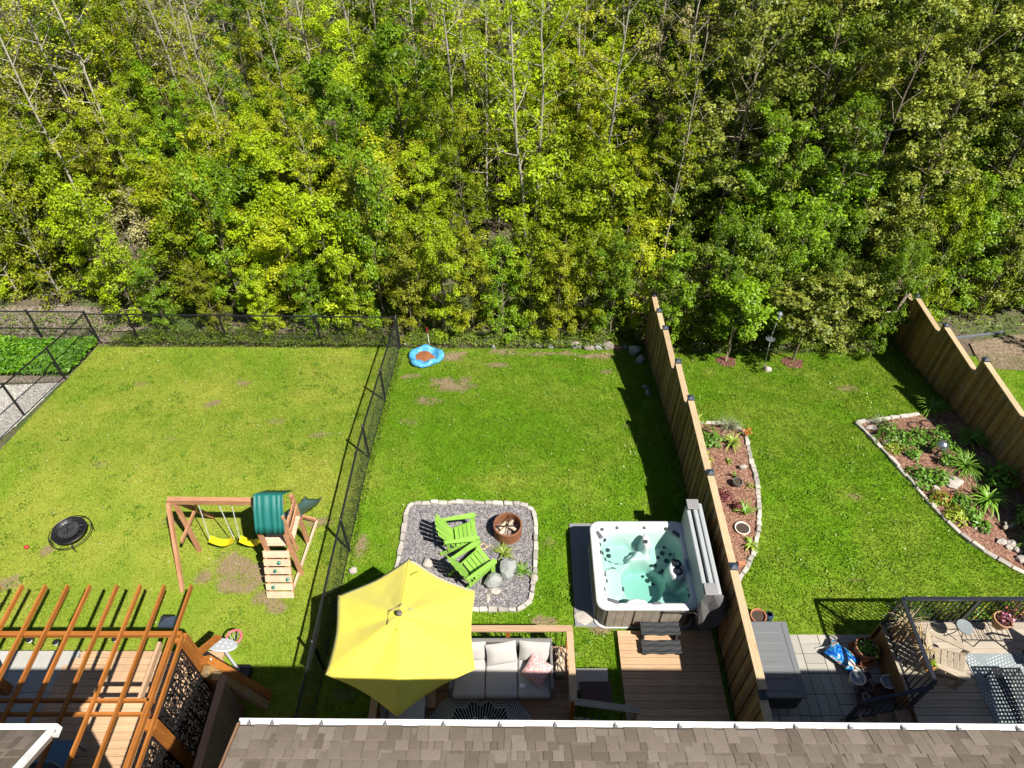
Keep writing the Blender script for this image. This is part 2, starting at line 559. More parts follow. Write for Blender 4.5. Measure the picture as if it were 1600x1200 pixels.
NOGRASS = [PAD, BED1, BED2, TUBPAD, rect(-10.4, -5.5, 2.0, 6.4), rect(-2.55, 1.2, 2, 6.4), rect(2.15, 4.3, 2, 6.9), rect(5.55, 7.6, 2, 6.85), rect(7.4, 12.5, 2, 6.8), rect(4.42, 5.6, 2, 6.85)]
LAWNS = [('lawn_left', -13.45, -3.70, 2.4, 17.08, 1900), ('lawn_middle', -3.70, 4.30, 2.4, 17.0, 2200), ('lawn_right', 4.42, 12.46, 2.4, 16.75, 2200), ('lawn_far_right', 12.62, 20.0, 9.5, 16.6, 700), ('lawn_far_left', -22.0, -13.9, 2.4, 11.95, 500)]
for (nm, x0, x1, y0, y1, dens) in LAWNS:
    sheet(nm, np.linspace(x0, x1, int((x1 - x0) / .12)), np.linspace(y0, y1, int((y1 - y0) / .12)), lambda x, y: gza(y) + 0.006 + 0.02 * (fbm(x * 1.1, y * 1.1, 2) - .5), TURF, {'dry': dry_f, 'bare': bare_f})
    N = int((x1 - x0) * (y1 - max(y0, 4.0)) * dens)
    x = rs.uniform(x0 + .02, x1 - .02, N); y = rs.uniform(max(y0, 4.0), y1 + .12, N)
    keep = np.ones(N, bool)
    for p in NOGRASS:
        keep &= ~inside(p, x, y)
    cl = fbm(x * 5, y * 5, 21, 3)
    bb = bare_f(x, y)
    keep &= rs.rand(N) > np.clip(bb * 1.35 - 0.4, 0, .9)
    keep &= rs.rand(N) < 0.35 + 1.1 * cl
    x = x[keep]; y = y[keep]; cl = cl[keep]; N = len(x)
    z = gza(y) + 0.006 + 0.02 * (fbm(x * 1.1, y * 1.1, 2) - .5)
    a = rs.uniform(0, 2 * PI, N); h = rs.uniform(.028, .056, N) * (0.7 + .7 * cl); w = rs.uniform(.006, .012, N)
    l = rs.uniform(.2, .95, N) * h; la = rs.uniform(0, 2 * PI, N)
    V = np.empty((N, 3, 3))
    V[:, 0] = np.stack([x - w * np.cos(a), y - w * np.sin(a), z], 1)
    V[:, 1] = np.stack([x + w * np.cos(a), y + w * np.sin(a), z], 1)
    V[:, 2] = np.stack([x + l * np.cos(la), y + l * np.sin(la), z + h], 1)
    tone = np.clip(rs.normal(.5, .28, N) + (cl - .5) * .5, 0, 1)
    dry = np.clip(dry_f(x, y) + rs.normal(0, .16, N) + (rs.rand(N) < .035) * .5, 0, 1)
    g = np_mesh('grass', V.reshape(-1, 3), np.arange(3 * N).reshape(-1, 3), BLADES, {'tone': ('FACE', tone), 'dry': ('FACE', dry)})
    tag(g, {'lawn_left': 'yellowish worn grass of the swing set yard', 'lawn_middle': 'green grass of the middle yard with the fire pit', 'lawn_right': 'green mown grass between the two planting beds', 'lawn_far_right': 'strip of grass beyond the right wooden fence', 'lawn_far_left': 'grass beyond the left chain link fence below the pale gravel'}[nm], 'grass', kind='stuff')


# ---- loose stone, mulch
def poly_sheet(name, poly, dz, mat, step=.12):
    """flat area following the ground: poly filled with a fine grid"""
    bm = bmesh.new()
    vs = [bm.verts.new((x, y, 0)) for x, y in poly]
    bm.faces.new(vs)
    ys = np.arange(min(p[1] for p in poly), max(p[1] for p in poly), .35)
    for q in ys[1:]:
        bmesh.ops.bisect_plane(bm, geom=bm.verts[:] + bm.edges[:] + bm.faces[:], plane_co=(0, q, 0), plane_no=(0, 1, 0))
    for v in bm.verts: v.co.z = gz(v.co.y) + dz
    me = bpy.data.meshes.new(name); bm.to_mesh(me); bm.free()
    me.materials.append(mat)
    o = bpy.data.objects.new(name, me); COL.objects.link(o)
    tag(o, kind='structure')
    return o


def speckle_mat(name, stops, scale=40, rough=.9, bump=.8):
    m, nt, b = new_mat(name)
    tc = nt.nodes.new('ShaderNodeTexCoord'); g = tc.outputs['Object']
    v = nd(nt, 'ShaderNodeTexVoronoi', Scale=scale); nt.links.new(g, v.inputs['Vector'])
    s = nt.nodes.new('ShaderNodeSeparateColor'); nt.links.new(v.outputs['Color'], s.inputs[0])
    c = ramp(nt, s.outputs[0], stops)
    nt.links.new(c, b.inputs['Base Color']); b.inputs['Roughness'].default_value = rough
    add_bump(nt, b, s.outputs[1], bump, .03)
    return m


def chips(name, poly, n, size, flat, mat, label, cat, seed, z0=.0):
    """loose pieces nobody could count: four-sided chips lying at random"""
    r = np.random.RandomState(seed)
    xs = [p[0] for p in poly]; ys = [p[1] for p in poly]
    x = r.uniform(min(xs), max(xs), n * 2); y = r.uniform(min(ys), max(ys), n * 2)
    k = inside(poly, x, y); x = x[k][:n]; y = y[k][:n]; n = len(x)
    sz = r.uniform(.5, 1.3, n) * size
    base = np.array([(1, 0, 0), (-.5, .8, 0), (-.6, -.75, 0), (0.05, 0, 1)]) * 1.0
    a = r.uniform(0, 2 * PI, n); sx = r.uniform(.6, 1.5, n)
    P = base[None] * sz[:, None, None]
    P[:, :, 0] *= sx[:, None]; P[:, :, 2] *= flat
    P = P + r.normal(0, .15, P.shape) * sz[:, None, None] * np.array([1, 1, flat])
    ca, sa = np.cos(a)[:, None], np.sin(a)[:, None]
    V = np.stack([P[:, :, 0] * ca - P[:, :, 1] * sa + x[:, None], P[:, :, 0] * sa + P[:, :, 1] * ca + y[:, None], P[:, :, 2] + (gza(y) + z0)[:, None]], 2)
    f = np.array([(0, 1, 3), (1, 2, 3), (2, 0, 3)])
    F = (np.arange(n) * 4)[:, None, None] + f[None]
    o = np_mesh(name, V.reshape(-1, 3), F.reshape(-1, 3), mat, {'tone': ('FACE', np.repeat(r.rand(n), 3))})
    return tag(o, label, cat, kind='stuff')


def tone_mat(name, stops, rough=.85):
    m, nt, b = new_mat(name)
    at = nd(nt, 'ShaderNodeAttribute', attribute_name='tone')
    nt.links.new(ramp(nt, at.outputs['Fac'], stops), b.inputs['Base Color'])
    b.inputs['Roughness'].default_value = rough
    return m


GRAVEL_S = ((0.0, (0.055, 0.052, 0.06)), (0.5, (0.155, 0.145, 0.152)), (1.0, (0.36, 0.33, 0.325)))
poly_sheet('gravel_pad', PAD, .02, speckle_mat('grey_gravel_bed', GRAVEL_S, 45))
chips('gravel', PAD, 15000, .022, .8, tone_mat('grey_gravel', GRAVEL_S), 'grey crushed gravel round the two green chairs', 'gravel', 3, .02)
MULCH_S = ((0.0, (0.085, 0.035, 0.022)), (0.5, (0.20, 0.095, 0.06)), (1.0, (0.36, 0.21, 0.14)))
MULCH = speckle_mat('bark_mulch', MULCH_S, 38)
poly_sheet('mulch_bed', BED1, .03, MULCH)
poly_sheet('mulch_bed', BED2, .03, MULCH)
MULCHC = tone_mat('mulch_chips', MULCH_S)
chips('mulch', BED1, 5000, .03, .35, MULCHC, 'brown bark mulch of the narrow bed along the middle fence', 'mulch', 4, .03)
chips('mulch', BED2, 9000, .03, .35, MULCHC, 'brown bark mulch of the wide bed along the right fence', 'mulch', 5, .03)
WG = [(-20, 12.0), (-13.75, 12.0), (-13.6, 13.4), (-13.55, 15.1), (-15.3, 14.95), (-20, 14.8)]
WG_S = ((0.0, (0.22, 0.20, 0.175)), (0.5, (0.38, 0.36, 0.325)), (1.0, (0.56, 0.535, 0.49)))
poly_sheet('pale_gravel_pad', WG, .02, speckle_mat('pale_gravel_bed', WG_S, 30))
chips('pale_gravel', WG, 5000, .03, .7, tone_mat('pale_gravel', WG_S), 'pale gravel in the yard beyond the left chain link fence', 'gravel', 6, .02)
DIRT_S = ((0.0, (0.08, 0.06, 0.042)), (0.5, (0.18, 0.145, 0.108)), (1.0, (0.30, 0.255, 0.20)))
DIRTS = [(-22, 17.35), (-13.0, 17.3), (-12.2, 18.2), (-12.6, 19.4), (-22, 19.6)]
poly_sheet('bare_soil', DIRTS, .025, speckle_mat('bare_soil', DIRT_S, 22))
poly_sheet('bare_soil', [(-22, 15.02), (-13.5, 15.12), (-13.45, 15.45), (-22, 15.4)], .015, speckle_mat('bare_soil_strip', DIRT_S, 26))
chips('leaf_litter', DIRTS, 3500, .05, .4, tone_mat('leaf_litter', DIRT_S), 'dry leaf litter and sticks on the soil behind the left fence', 'litter', 8, .03)
poly_sheet('straw_path', [(14.6, 15.9), (19.5, 15.3), (19.5, 18.0), (16.4, 17.75), (14.9, 17.3)], .02, speckle_mat('straw_mulch', ((0, (0.11, 0.075, 0.045)), (.5, (0.20, 0.145, 0.095)), (1, (0.31, 0.24, 0.16))), 30))
MULCHR = tone_mat('red_mulch', ((0.0, (0.05, 0.015, 0.015)), (0.5, (0.13, 0.04, 0.035)), (1.0, (0.22, 0.085, 0.07))))
for (cx, cy, r, lb) in ((6.73, 16.28, .30, 'ring of red mulch under the left sapling on the right lawn'), (8.78, 16.2, .32, 'ring of red mulch under the right sapling on the right lawn')):
    ring = [(cx + r * math.cos(t) * (1 + .12 * math.sin(3 * t)), cy + r * math.sin(t)) for t in np.linspace(0, 2 * PI, 16, endpoint=False)]
    chips('mulch_ring', ring, 500, .035, .8, MULCHR, lb, 'mulch', int(cx * 10), .02)

# ================================================================== houses
SHINGLE = None


def shingle_mat():
    m, nt, b = new_mat('asphalt_shingle')
    tc = nt.nodes.new('ShaderNodeTexCoord'); oi = nt.nodes.new('ShaderNodeObjectInfo')
    c = ramp(nt, oi.outputs['Random'], ((0.0, (0.132, 0.104, 0.080)), (0.3, (0.165, 0.132, 0.103)), (0.7, (0.19, 0.154, 0.122)), (1.0, (0.225, 0.185, 0.15))))
    n = noise_out(nt, tc.outputs['Object'], 90, 4, .8)
    c = val_mul(nt, c, n, .55, 1.45)
    n2 = noise_out(nt, tc.outputs['Object'], 5, 5, .7)
    c = val_mul(nt, c, n2, .72, 1.28)
    nt.links.new(c, b.inputs['Base Color']); b.inputs['Roughness'].default_value = .95
    b.inputs['Specular IOR Level'].default_value = .15
    add_bump(nt, b, n, .8, .006)
    return m


SHINGLE = shingle_mat()
UNDER = plain('shingle_underlay', (0.05, 0.042, 0.035), .95)
BRICK = plain('house_wall_cladding', (0.40, 0.34, 0.28), .9, .2, 8, bump=.3)
SOFFIT = plain('white_soffit', (0.7, 0.7, 0.69), .6, .05)
GUTTER_IN = plain('gutter_trough', (0.22, 0.215, 0.21), .8, .3, 9)
HANGER = plain('gutter_hanger_metal', (0.30, 0.29, 0.28), .45, .3, 20, metal=.6)


def house(label, x0, x1, ye, ze, pitch, xr0, xr1, rows, seed, hang):
    """two-storey house: wall, roof of lapped shingles, gutter with hangers. ye, ze: outer eave line; xr: visible span"""
    r = random.Random(seed)
    t = thing('house', label, 'house', ((x0 + x1) / 2, ye - 4, 0))
    cp, sp = math.cos(pitch), math.sin(pitch)
    yb, zb = ye - .055, ze                         # where the roof deck starts, behind the gutter
    up = Vector((0, -cp, sp)); nrm = Vector((0, sp, cp))
    L = 4.6
    w = MB(); w.box(((x0 + x1) / 2, ye - .55 - 3.5, (ze - .2) / 2 - .05), (x1 - x0 - .9, 7.0, ze - .1))
    w.build('wall', BRICK, t)
    s = MB(); s.box(((x0 + x1) / 2, ye - .33, ze - .17), (x1 - x0 - .8, .44, .03)); s.build('soffit', SOFFIT, t)
    rf = MB()
    o = Vector((0, yb, zb))
    R = Matrix((Vector((1, 0, 0)), -up, nrm)).transposed()
    rf.box(o + up * (L / 2) - nrm * .06 + Vector(((x0 + x1) / 2, 0, 0)), (x1 - x0 - .02, L, .10), R)
    roof = rf.build('roof', SHINGLE, t)
    E_ = .108
    for k in range(rows):
        x = xr0 + r.uniform(-.2, 0.0)
        first = True
        while x < xr1:
            wd = r.choice((.07, .09, .11, .13, .16, .2)) * r.uniform(.9, 1.1)
            a = max(x, x0); b_ = min(x + wd, x1)
            if b_ - a > .04:
                m = MB()
                lift = r.choice((0.0, .006))
                c = o + up * (k * E_ + .09 - (.0 if lift == 0 else 0.0)) + nrm * (.004 + lift + .004)
                tilt = Matrix.Rotation(math.radians(-2.2), 3, 'X')
                m.box((0, 0, 0), (b_ - a - .004, .18, .011), R @ tilt)
                ob = m.build('shingle', SHINGLE, roof, loc=c + Vector(((a + b_) / 2, 0, 0)))
            x += wd
    # trough gutter
    g = MB()
    prof = [(ye - .058, ze + .0), (ye - .058, ze - .11), (ye - .02, ze - .12), (ye + .005, ze - .06), (ye + .012, ze + .012), (ye - .012, ze + .014), (ye - .016, ze - .04), (ye - .03, ze - .095), (ye - .051, ze - .09), (ye - .051, ze)]
    n = len(prof)
    vs = [(x0 - .02, y, z) for y, z in prof] + [(x1 + .02, y, z) for y, z in prof]
    g.add(vs, [(k, (k + 1) % n, n + (k + 1) % n, n + k) for k in range(n)] + [tuple(range(n - 1, -1, -1)), tuple(range(n, 2 * n))])
    gut = g.build('gutter', WHITE_TRIM, t)
    lid = MB(); lid.box(((x0 + x1) / 2, ye - .032, ze + .002), (x1 - x0, .036, .004)); lid.build('gutter_guard', WHITE_TRIM, gut)
    for hx in hang:
        h = MB()
        h.box((hx, ye - .03, ze + .014), (.018, .055, .012)); h.box((hx + .008, ye - .046, ze + .022), (.036, .026, .016)); h.tube([(hx, ye - .046, ze + .02), (hx, ye - .046, ze + .036)], .009, 8)
        h.build('hanger', HANGER, gut)
    d = MB(); d.box(((x0 + x1) / 2, ye - .066, ze + .004), (x1 - x0, .012, .03)); d.build('drip_edge', UNDER, roof)
    return t, o, up, nrm


EAVE_Y, EAVE_Z = 2.74, 6.5
H1 = house('brown shingled house roof with white gutter across the bottom of the view', -2.88, 12.05, EAVE_Y, EAVE_Z, math.radians(20), -2.88, 5.7, 7, 3,
           [-2.79, -2.55, -2.03, -1.36, -.75, -.16, .42, 1.05, 1.72, 2.31, 2.93, 3.5, 4.05, 4.63, 5.25])
H2 = house('neighbouring house with brown shingled roof corner and white gutter at bottom left', -14.0, -4.80, EAVE_Y, EAVE_Z, math.radians(32), -6.4, -4.82, 7, 5, [-5.98, -5.45])
# the neighbour's roof ends in a white gable gutter
t2, o2, up2, n2_ = H2
g = MB()
p0 = o2 + Vector((-4.79, 0, 0)) + n2_ * .02; p1 = p0 + up2 * 4.6
g.beam(p0 + Vector((.0, 0.0, 0)), p1, .06, .05)
g.build('gable_gutter', WHITE_TRIM, t2)
g = MB(); g.box((-4.79, EAVE_Y - .04, EAVE_Z - .04), (.06, .10, .11)); g.build('gutter_corner', WHITE_TRIM, t2)
# brown trim boards on the side of the roof above the pergola gap
g = MB()
t1, o1, up1, n1_ = H1
g.beam(o1 + Vector((-2.90, 0, -.05)), o1 + Vector((-2.90, 0, -.05)) + up1 * 4.6, .025, .14)
g.build('gable_trim', wood('brown_trim', (.16, .09, .05), (.26, .15, .09)), t1)

t1.rotation_euler = (0, 0, -.0075)

# ================================================================== board fences
def post_cap(parent, x, y, z, s=.155):
    m = MB()
    m.box((x, y, z + .018), (s, s, .036))
    m.add([(x - s / 2, y - s / 2, z + .037), (x + s / 2, y - s / 2, z + .037), (x + s / 2, y + s / 2, z + .037), (x - s / 2, y + s / 2, z + .037), (x, y, z + .085)],
          [(0, 1, 4), (1, 2, 4), (2, 3, 4), (3, 0, 4), (3, 2, 1, 0)])
    return m.build('cap', NAVY_CAP, parent)


def board_fence(label, x, posts, seed, wide=.142):
    """posts: (y, top) from the wood towards the house; each panel hangs level at the height of its far post"""
    r = random.Random(seed)
    t = thing('board_fence', label, 'fence', (x, posts[0][0], gz(posts[0][0])))
    for k, (y, z) in enumerate(posts):
        g = gz(y)
        m = MB(); m.box((x, y, (z + g - .3) / 2), (.12, .12, z - g + .3))
        p = m.build('post', W_FENCE, t)
        post_cap(p, x, y, z)
        if k == len(posts) - 1: break
        y2, z2 = posts[k + 1]
        top = z - .05
        a, b = y - .06, y2 + .06
        m = MB(); m.box((x, (a + b) / 2, top + .019), (.15, a - b, .038)); m.build('top_rail', W_FENCETOP, t)
        m = MB(); m.box((x - .015, (a + b) / 2, top - .06), (.035, a - b - .01, .09)); m.build('upper_rail', W_FENCE, t)
        n = max(2, int(round((a - b) / wide)))
        w = (a - b) / n
        for i in range(n):
            yc = a - (i + .5) * w
            zb = gz(yc) + .04
            m = MB()
            off = (-.032 if i % 2 else -.052) + r.uniform(-.002, .001)
            m.box((x + off, yc, (top - .02 + zb) / 2), (.018, w * (1.40 if i % 2 else .86), top - .02 - zb + r.uniform(-.006, .006)))
            m.build('board', W_FENCE, t)
        m = MB(); m.beam((x + .002, a, gz(a) + .055), (x + .002, b, gz(b) + .055), .044, .19); m.build('kickboard', W_KICK, t)
    return t


board_fence('tall stepped brown board fence between the hot tub yard and the planted yard', 4.36,
            [(17.35, .82), (16.41, .95), (15.41, 1.14), (13.61, 1.52), (12.01, 1.80), (9.66, 1.88), (7.35, 1.86), (4.91, 1.74), (2.6, 1.70)], 1)
board_fence('tall stepped brown board fence at the far right behind the mulched bed', 12.55,
            [(19.2, .42), (17.47, .66), (15.72, .97), (13.76, 1.44), (11.6, 1.72), (9.4, 1.80), (7.2, 1.80), (5.0, 1.80)], 2)

# ================================================================== chain link fences
def wire_mesh(parent, p0, p1, h=1.2, step=.075, r=.0026):
    p0 = Vector(p0); p1 = Vector(p1)
    d = p1 - p0; L = math.hypot(d.x, d.y); ux, uy = d.x / L, d.y / L
    V = []; F = []
    nx, ny = -uy, ux

    def pt(s, z):
        x = p0.x + ux * s; y = p0.y + uy * s
        return (x, y, gz(y) + z)

    def strip(s0, z0, s1, z1):
        a = pt(s0, z0); b = pt(s1, z1)
        k = len(V)
        for q in (a, b):
            V.extend([(q[0] + nx * r, q[1] + ny * r, q[2]), (q[0] - nx * r * .5 + ux * r * .7, q[1] - ny * r * .5 + uy * r * .7, q[2] + r * .7), (q[0] - nx * r * .5 - ux * r * .7, q[1] - ny * r * .5 - uy * r * .7, q[2] - r * .7)])
        for i in range(3):
            j = (i + 1) % 3
            F.append((k + i, k + j, k + 3 + j, k + 3 + i))
    s = -h
    while s < L:
        for fl in (0, 1):
            a0, b0, a1, b1 = s, .04, s + h - .04, h
            if a0 < 0: b0 += -a0; a0 = 0
            if a1 > L: b1 -= a1 - L; a1 = L
            if a1 > a0:
                if fl: a0, a1 = L - a0, L - a1
                # follow the ground in steps
                n = max(1, int(abs(a1 - a0) / .6))
                for i in range(n):
                    f0, f1 = i / n, (i + 1) / n
                    strip(a0 + (a1 - a0) * f0, b0 + (b1 - b0) * f0, a0 + (a1 - a0) * f1, b0 + (b1 - b0) * f1)
        s += step
    o = np_mesh('wire_mesh', np.array(V), np.array(F), BLACK_VINYL, parent=parent)
    o['kind'] = 'stuff'
    return o


def chain_fence(label, pts, posts, h=1.24, mid=False):
    t = thing('chain_link_fence', label, 'fence', (posts[0][0], posts[0][1], gz(posts[0][1])))
    for (x, y) in posts:
        g = gz(y)
        m = MB(); m.tube([(x, y, g - .1), (x, y, g + h + .02)], .034, 8); m.lathe([(.04, 0), (.036, .03), (.001, .055)], 8, (x, y, g + h + .02))
        m.build('post', BLACK_METAL, t)
    for (a, b) in zip(pts[:-1], pts[1:]):
        n = max(2, int(math.hypot(b[0] - a[0], b[1] - a[1]) / .8))
        P = [(a[0] + (b[0] - a[0]) * k / n, a[1] + (b[1] - a[1]) * k / n) for k in range(n + 1)]
        m = MB(); m.tube([(x, y, gz(y) + h - .01) for x, y in P], .024, 8); m.build('top_rail', BLACK_METAL, t)
        m = MB(); m.tube([(x, y, gz(y) + .06) for x, y in P], .009, 6); m.build('bottom_wire', BLACK_METAL, t)
        if mid:
            m = MB(); m.tube([(x, y, gz(y) + .55) for x, y in P], .012, 6); m.build('middle_wire', BLACK_METAL, t)
        wire_mesh(t, (a[0], a[1], 0), (b[0], b[1], 0), h - .03)
    return t


chain_fence('black chain link fence along the wood at the back of the swing set yard', [(-13.4, 17.3), (-3.62, 17.12)], [(-12.07, 17.27), (-9.19, 17.22), (-6.16, 17.17), (-3.62, 17.12)])
chain_fence('black chain link fence behind the far left yard, before bare soil', [(-22.0, 17.55), (-13.45, 17.42)], [(-18.4, 17.5), (-15.31, 17.46)], mid=True)
chain_fence('black chain link fence running away on the left beside the pale gravel', [(-13.45, 17.3), (-13.75, 11.4), (-13.9, 8.0)], [(-13.45, 17.36), (-13.5, 15.3), (-13.66, 13.45), (-13.75, 11.4), (-13.85, 9.3)])
chain_fence('black chain link fence between the swing set lawn and the fire pit lawn', [(-3.62, 17.06), (-3.68, 11.6), (-3.80, 6.6), (-3.84, 4.2)], [(-3.62, 17.0), (-3.65, 14.15), (-3.69, 11.65), (-3.74, 8.85), (-3.81, 6.1), (-3.84, 4.2)])

# ================================================================== swing set
TEAL = plain('teal_canvas', (0.008, 0.13, 0.115), .55, .25, 5)
SLIDE_G = plain('dark_green_plastic', (0.06, 0.125, 0.12), .38, .25, 5)
YELLOW_P = plain('yellow_plastic', (0.72, 0.56, 0.01), .35, .12, 4)
CHAIN = plain('coated_chain', (0.62, 0.62, 0.55), .5, .2, 9)
TEAL_P = plain('teal_plastic_hold', (0.006, 0.16, 0.13), .4, .2, 9)

t = thing('swing_set', 'wooden swing set with two yellow swings, teal canvas roof and climbing ramp', 'swing set', (-6.0, 8.8, 0))
BX0, BY, BZ = -7.17, 8.82, 2.02
m = MB(); m.beam((BX0 - .05, BY, BZ), (-4.80, BY - .03, BZ), .10, .14); m.build('swing_beam', W_PLAY, t)
for (y, x) in ((7.82, -7.26), (9.80, -7.14), (8.86, -7.19)):
    m = MB(); m.beam((BX0 + (.0 if y > 8 else -.04) + (.06 if y == 8.86 else 0), BY + (.05 if y > 9 else -.05 if y < 8 else 0), BZ - .02), (x, y, -.05), .09, .07, up=(1, 0, 0)); m.build('leg', W_PLAY, t)
m = MB(); m.beam((-7.13, 8.42, 1.05), (-7.10, 9.25, 1.05), .035, .09); m.build('cross_bar', W_PLAY, t)
m = MB(); m.beam((-7.12, 9.3, 1.0), (-6.7, 8.86, 1.9), .04, .08); m.build('brace', W_PLAY, t)
for (xa, xb, xc, xd, lab) in ((-6.62, -6.20, -6.80, -6.25, 0), (-5.92, -5.50, -6.12, -5.63, 1)):
    n = 14
    m = MB(); top = []; bot = []
    vs = []
    for k in range(n + 1):
        f = k / n; x = xc + (xd - xc) * f; z = .55 - .17 * math.sin(PI * f)
        for yy, dz in ((-.085, 0), (.085, 0), (.085, -.022), (-.085, -.022)):
            vs.append((x, 8.84 + yy, z + dz))
    fs = []
    for k in range(n):
        for j in range(4):
            fs.append((k * 4 + j, k * 4 + (j + 1) % 4, k * 4 + 4 + (j + 1) % 4, k * 4 + 4 + j))
    fs += [(0, 1, 2, 3), (n * 4 + 3, n * 4 + 2, n * 4 + 1, n * 4)]
    m.add(vs, fs)
    sw = m.build('swing_seat', YELLOW_P, t, smooth=False)
    for (p, q) in ((xa, xc), (xb, xd)):
        m = MB(); m.tube([(p, BY, BZ - .07), (p + (q - p) * .5, 8.83, 1.25), (q, 8.84, .55)], .012, 6); m.build('chain', CHAIN, sw)
# tower
X0, X1, Y0, Y1, DZ = -5.25, -4.72, 8.26, 9.05, 1.16
for (x, y) in ((X0, Y0), (X1, Y0), (X0, Y1), (X1, Y1)):
    m = MB(); m.box((x, y, .92), (.08, .08, 1.94)); m.build('post', W_PLAY, t)
for k in range(6):
    m = MB(); y = Y0 + .065 + k * (Y1 - Y0 - .06) / 5.6; m.box(((X0 + X1) / 2, y, DZ), (X1 - X0 + .1, .115, .03)); m.build('floor_plank', W_RAMP, t)
for (x, z) in ((X1 + .045, 1.5), (X1 + .045, 1.75), (X0 - .045, 1.5)):
    m = MB(); m.beam((x, Y0, z), (x, Y1, z), .03, .09); m.build('guard_rail', W_PLAY, t)
m = MB(); m.beam((X1 + .06, 8.3, 2.2), (X1 + .12, 8.26, 1.0), .04, .06); m.build('roof_support', W_PLAY, t)
# canvas roof: two slopes over a ridge, gathered in folds
N = 36
vs = []; fs = []
prof = [(8.13, 1.82), (8.2, 1.98), (8.35, 2.22), (8.58, 2.50), (8.62, 2.51), (8.85, 2.27), (9.1, 2.0)]
for j, (y, z) in enumerate(prof):
    for k in range(N + 1):
        f = k / N
        amp = .010 * (1.0 if j < 3 else .3)
        vs.append((-5.25 + .60 * f, y - amp * math.cos(f * 2 * PI * 5 + 1.6 * math.sin(f * 7)), z + amp * math.cos(f * 2 * PI * 5 + 1.6 * math.sin(f * 7))))
for j in range(len(prof) - 1):
    for k in range(N):
        a = j * (N + 1) + k
        fs.append((a, a + 1, a + N + 2, a + N + 1))
m = MB(); m.add(vs, fs); cv = m.build('canvas_roof', TEAL, t, smooth=True)
sm = cv.modifiers.new('thick', 'SOLIDIFY'); sm.thickness = .006
# ramp with planks and holds
ra, rb = Vector((0, 8.20, 1.16)), Vector((0, 7.70, .02))
for s in (-1, 1):
    m = MB(); xx = -5.0 + s * .24; m.beam((xx - .01, ra.y, ra.z - .03), (xx - .02, rb.y, rb.z), .04, .07); m.build('ramp_rail', W_PLAY, t)
for k in range(6):
    f = .10 + k * .168
    c = ra.lerp(rb, f)
    q = (rb - ra).normalized()
    m = MB(); m.beam((-5.29 - .01 * k, c.y - .03, c.z + .02), (-4.73 - .005 * k, c.y - .03, c.z + .02), .155, .028, up=(0, -.9, .42))
    pl = m.build('ramp_plank', W_RAMP, t)
    if 0 < k < 5:
        hx = (-4.96, -5.07, -4.82, -5.16)[k - 1]
        m = MB(); m.blob((hx, c.y - .06, c.z + .05), (.045, .045, .045), k, .15, 1); m.build('climbing_hold', TEAL_P, pl)
for k in range(2):
    m = MB(); m.box((-4.985, 8.38 + k * .16, 1.185), (.50, .15, .022)); m.build('landing_plank', W_RAMP, t)
# wavy slide going away from the house
vs = []; fs = []; n = 16
for k in range(n + 1):
    f = k / n
    y = 9.0 + 1.25 * f
    z = 1.15 - 1.06 * (f ** .9) + .05 * math.sin(f * PI * 2)
    x = -4.83 + .02 * f
    for dx, dz in ((-.21, .10), (-.19, .11), (-.16, .01), (.16, .01), (.19, .11), (.21, .10)):
        vs.append((x + dx, y, z + dz))
for k in range(n):
    for j in range(5):
        fs.append((k * 6 + j, k * 6 + j + 1, k * 6 + 7 + j, k * 6 + 6 + j))
m = MB(); m.add(vs, fs); sl = m.build('slide', SLIDE_G, t, smooth=True)
sm = sl.modifiers.new('thick', 'SOLIDIFY'); sm.thickness = .012
m = MB(); m.beam((-4.80, 7.86, .10), (-4.62, 9.62, .10), .05, .06); m.build('ground_rail', W_RAMP, t)
m = MB(); m.beam((-5.2, 9.72, .22), (-4.62, 9.60, .16), .05, .10); m.build('ground_rail', W_PLAY, t)

# ================================================================== black fire bowl
t = thing('fire_bowl', 'round black steel fire bowl with mesh lid on the left lawn', 'fire pit', (-10.22, 9.18, 0))
cx, cy = -10.22, 9.2
_b0 = set(bpy.data.objects)
m = MB(); m.lathe([(.05, .10), (.22, .13), (.34, .22), (.40, .36), (.44, .37), (.44, .385), (.39, .385), (.33, .26), (.2, .18), (.02, .16)], 28, (cx, cy, 0)); m.build('bowl', BLACK_METAL, t, smooth=True)
m = MB()
for k in range(8):
    q = PI * k / 8
    m.tube([(cx + .4 * math.cos(q) * math.cos(s), cy + .4 * math.sin(q) * math.cos(s), .385 + .10 * math.sin(s)) for s in np.linspace(0, PI, 9)], .004, 4)
for rr in (.15, .28):
    m.tube([(cx + rr * math.cos(q), cy + rr * math.sin(q), .385 + .10 * math.sqrt(1 - (rr / .4) ** 2)) for q in np.linspace(0, 2 * PI, 21)], .004, 4)
m.build('mesh_lid', BLACK_METAL, t)
m = MB(); m.lathe([(.27, .392), (.2, .395), (.01, .40)], 16, (cx, cy, 0)); m.build('ash_pan', plain('ash_dark', (.03, .03, .032), .8), t)
m = MB(); m.tube([(cx + .53 * math.cos(q), cy + .53 * math.sin(q), .30) for q in np.linspace(0, 2 * PI, 33)], .012, 6); m.build('stand_ring', BLACK_METAL, t)
for q in (.5, 2.07, 3.64, 5.2):
    m = MB(); m.tube([(cx + .40 * math.cos(q), cy + .40 * math.sin(q), .35), (cx + .53 * math.cos(q), cy + .53 * math.sin(q), .30), (cx + .50 * math.cos(q), cy + .50 * math.sin(q), 0)], .013, 6); m.build('leg', BLACK_METAL, t)
for _o in set(bpy.data.objects) - _b0:
    _o.data.transform(Matrix.Translation((cx, cy, 0)) @ Matrix.Scale(.86, 4) @ Matrix.Translation((-cx, -cy, 0)))
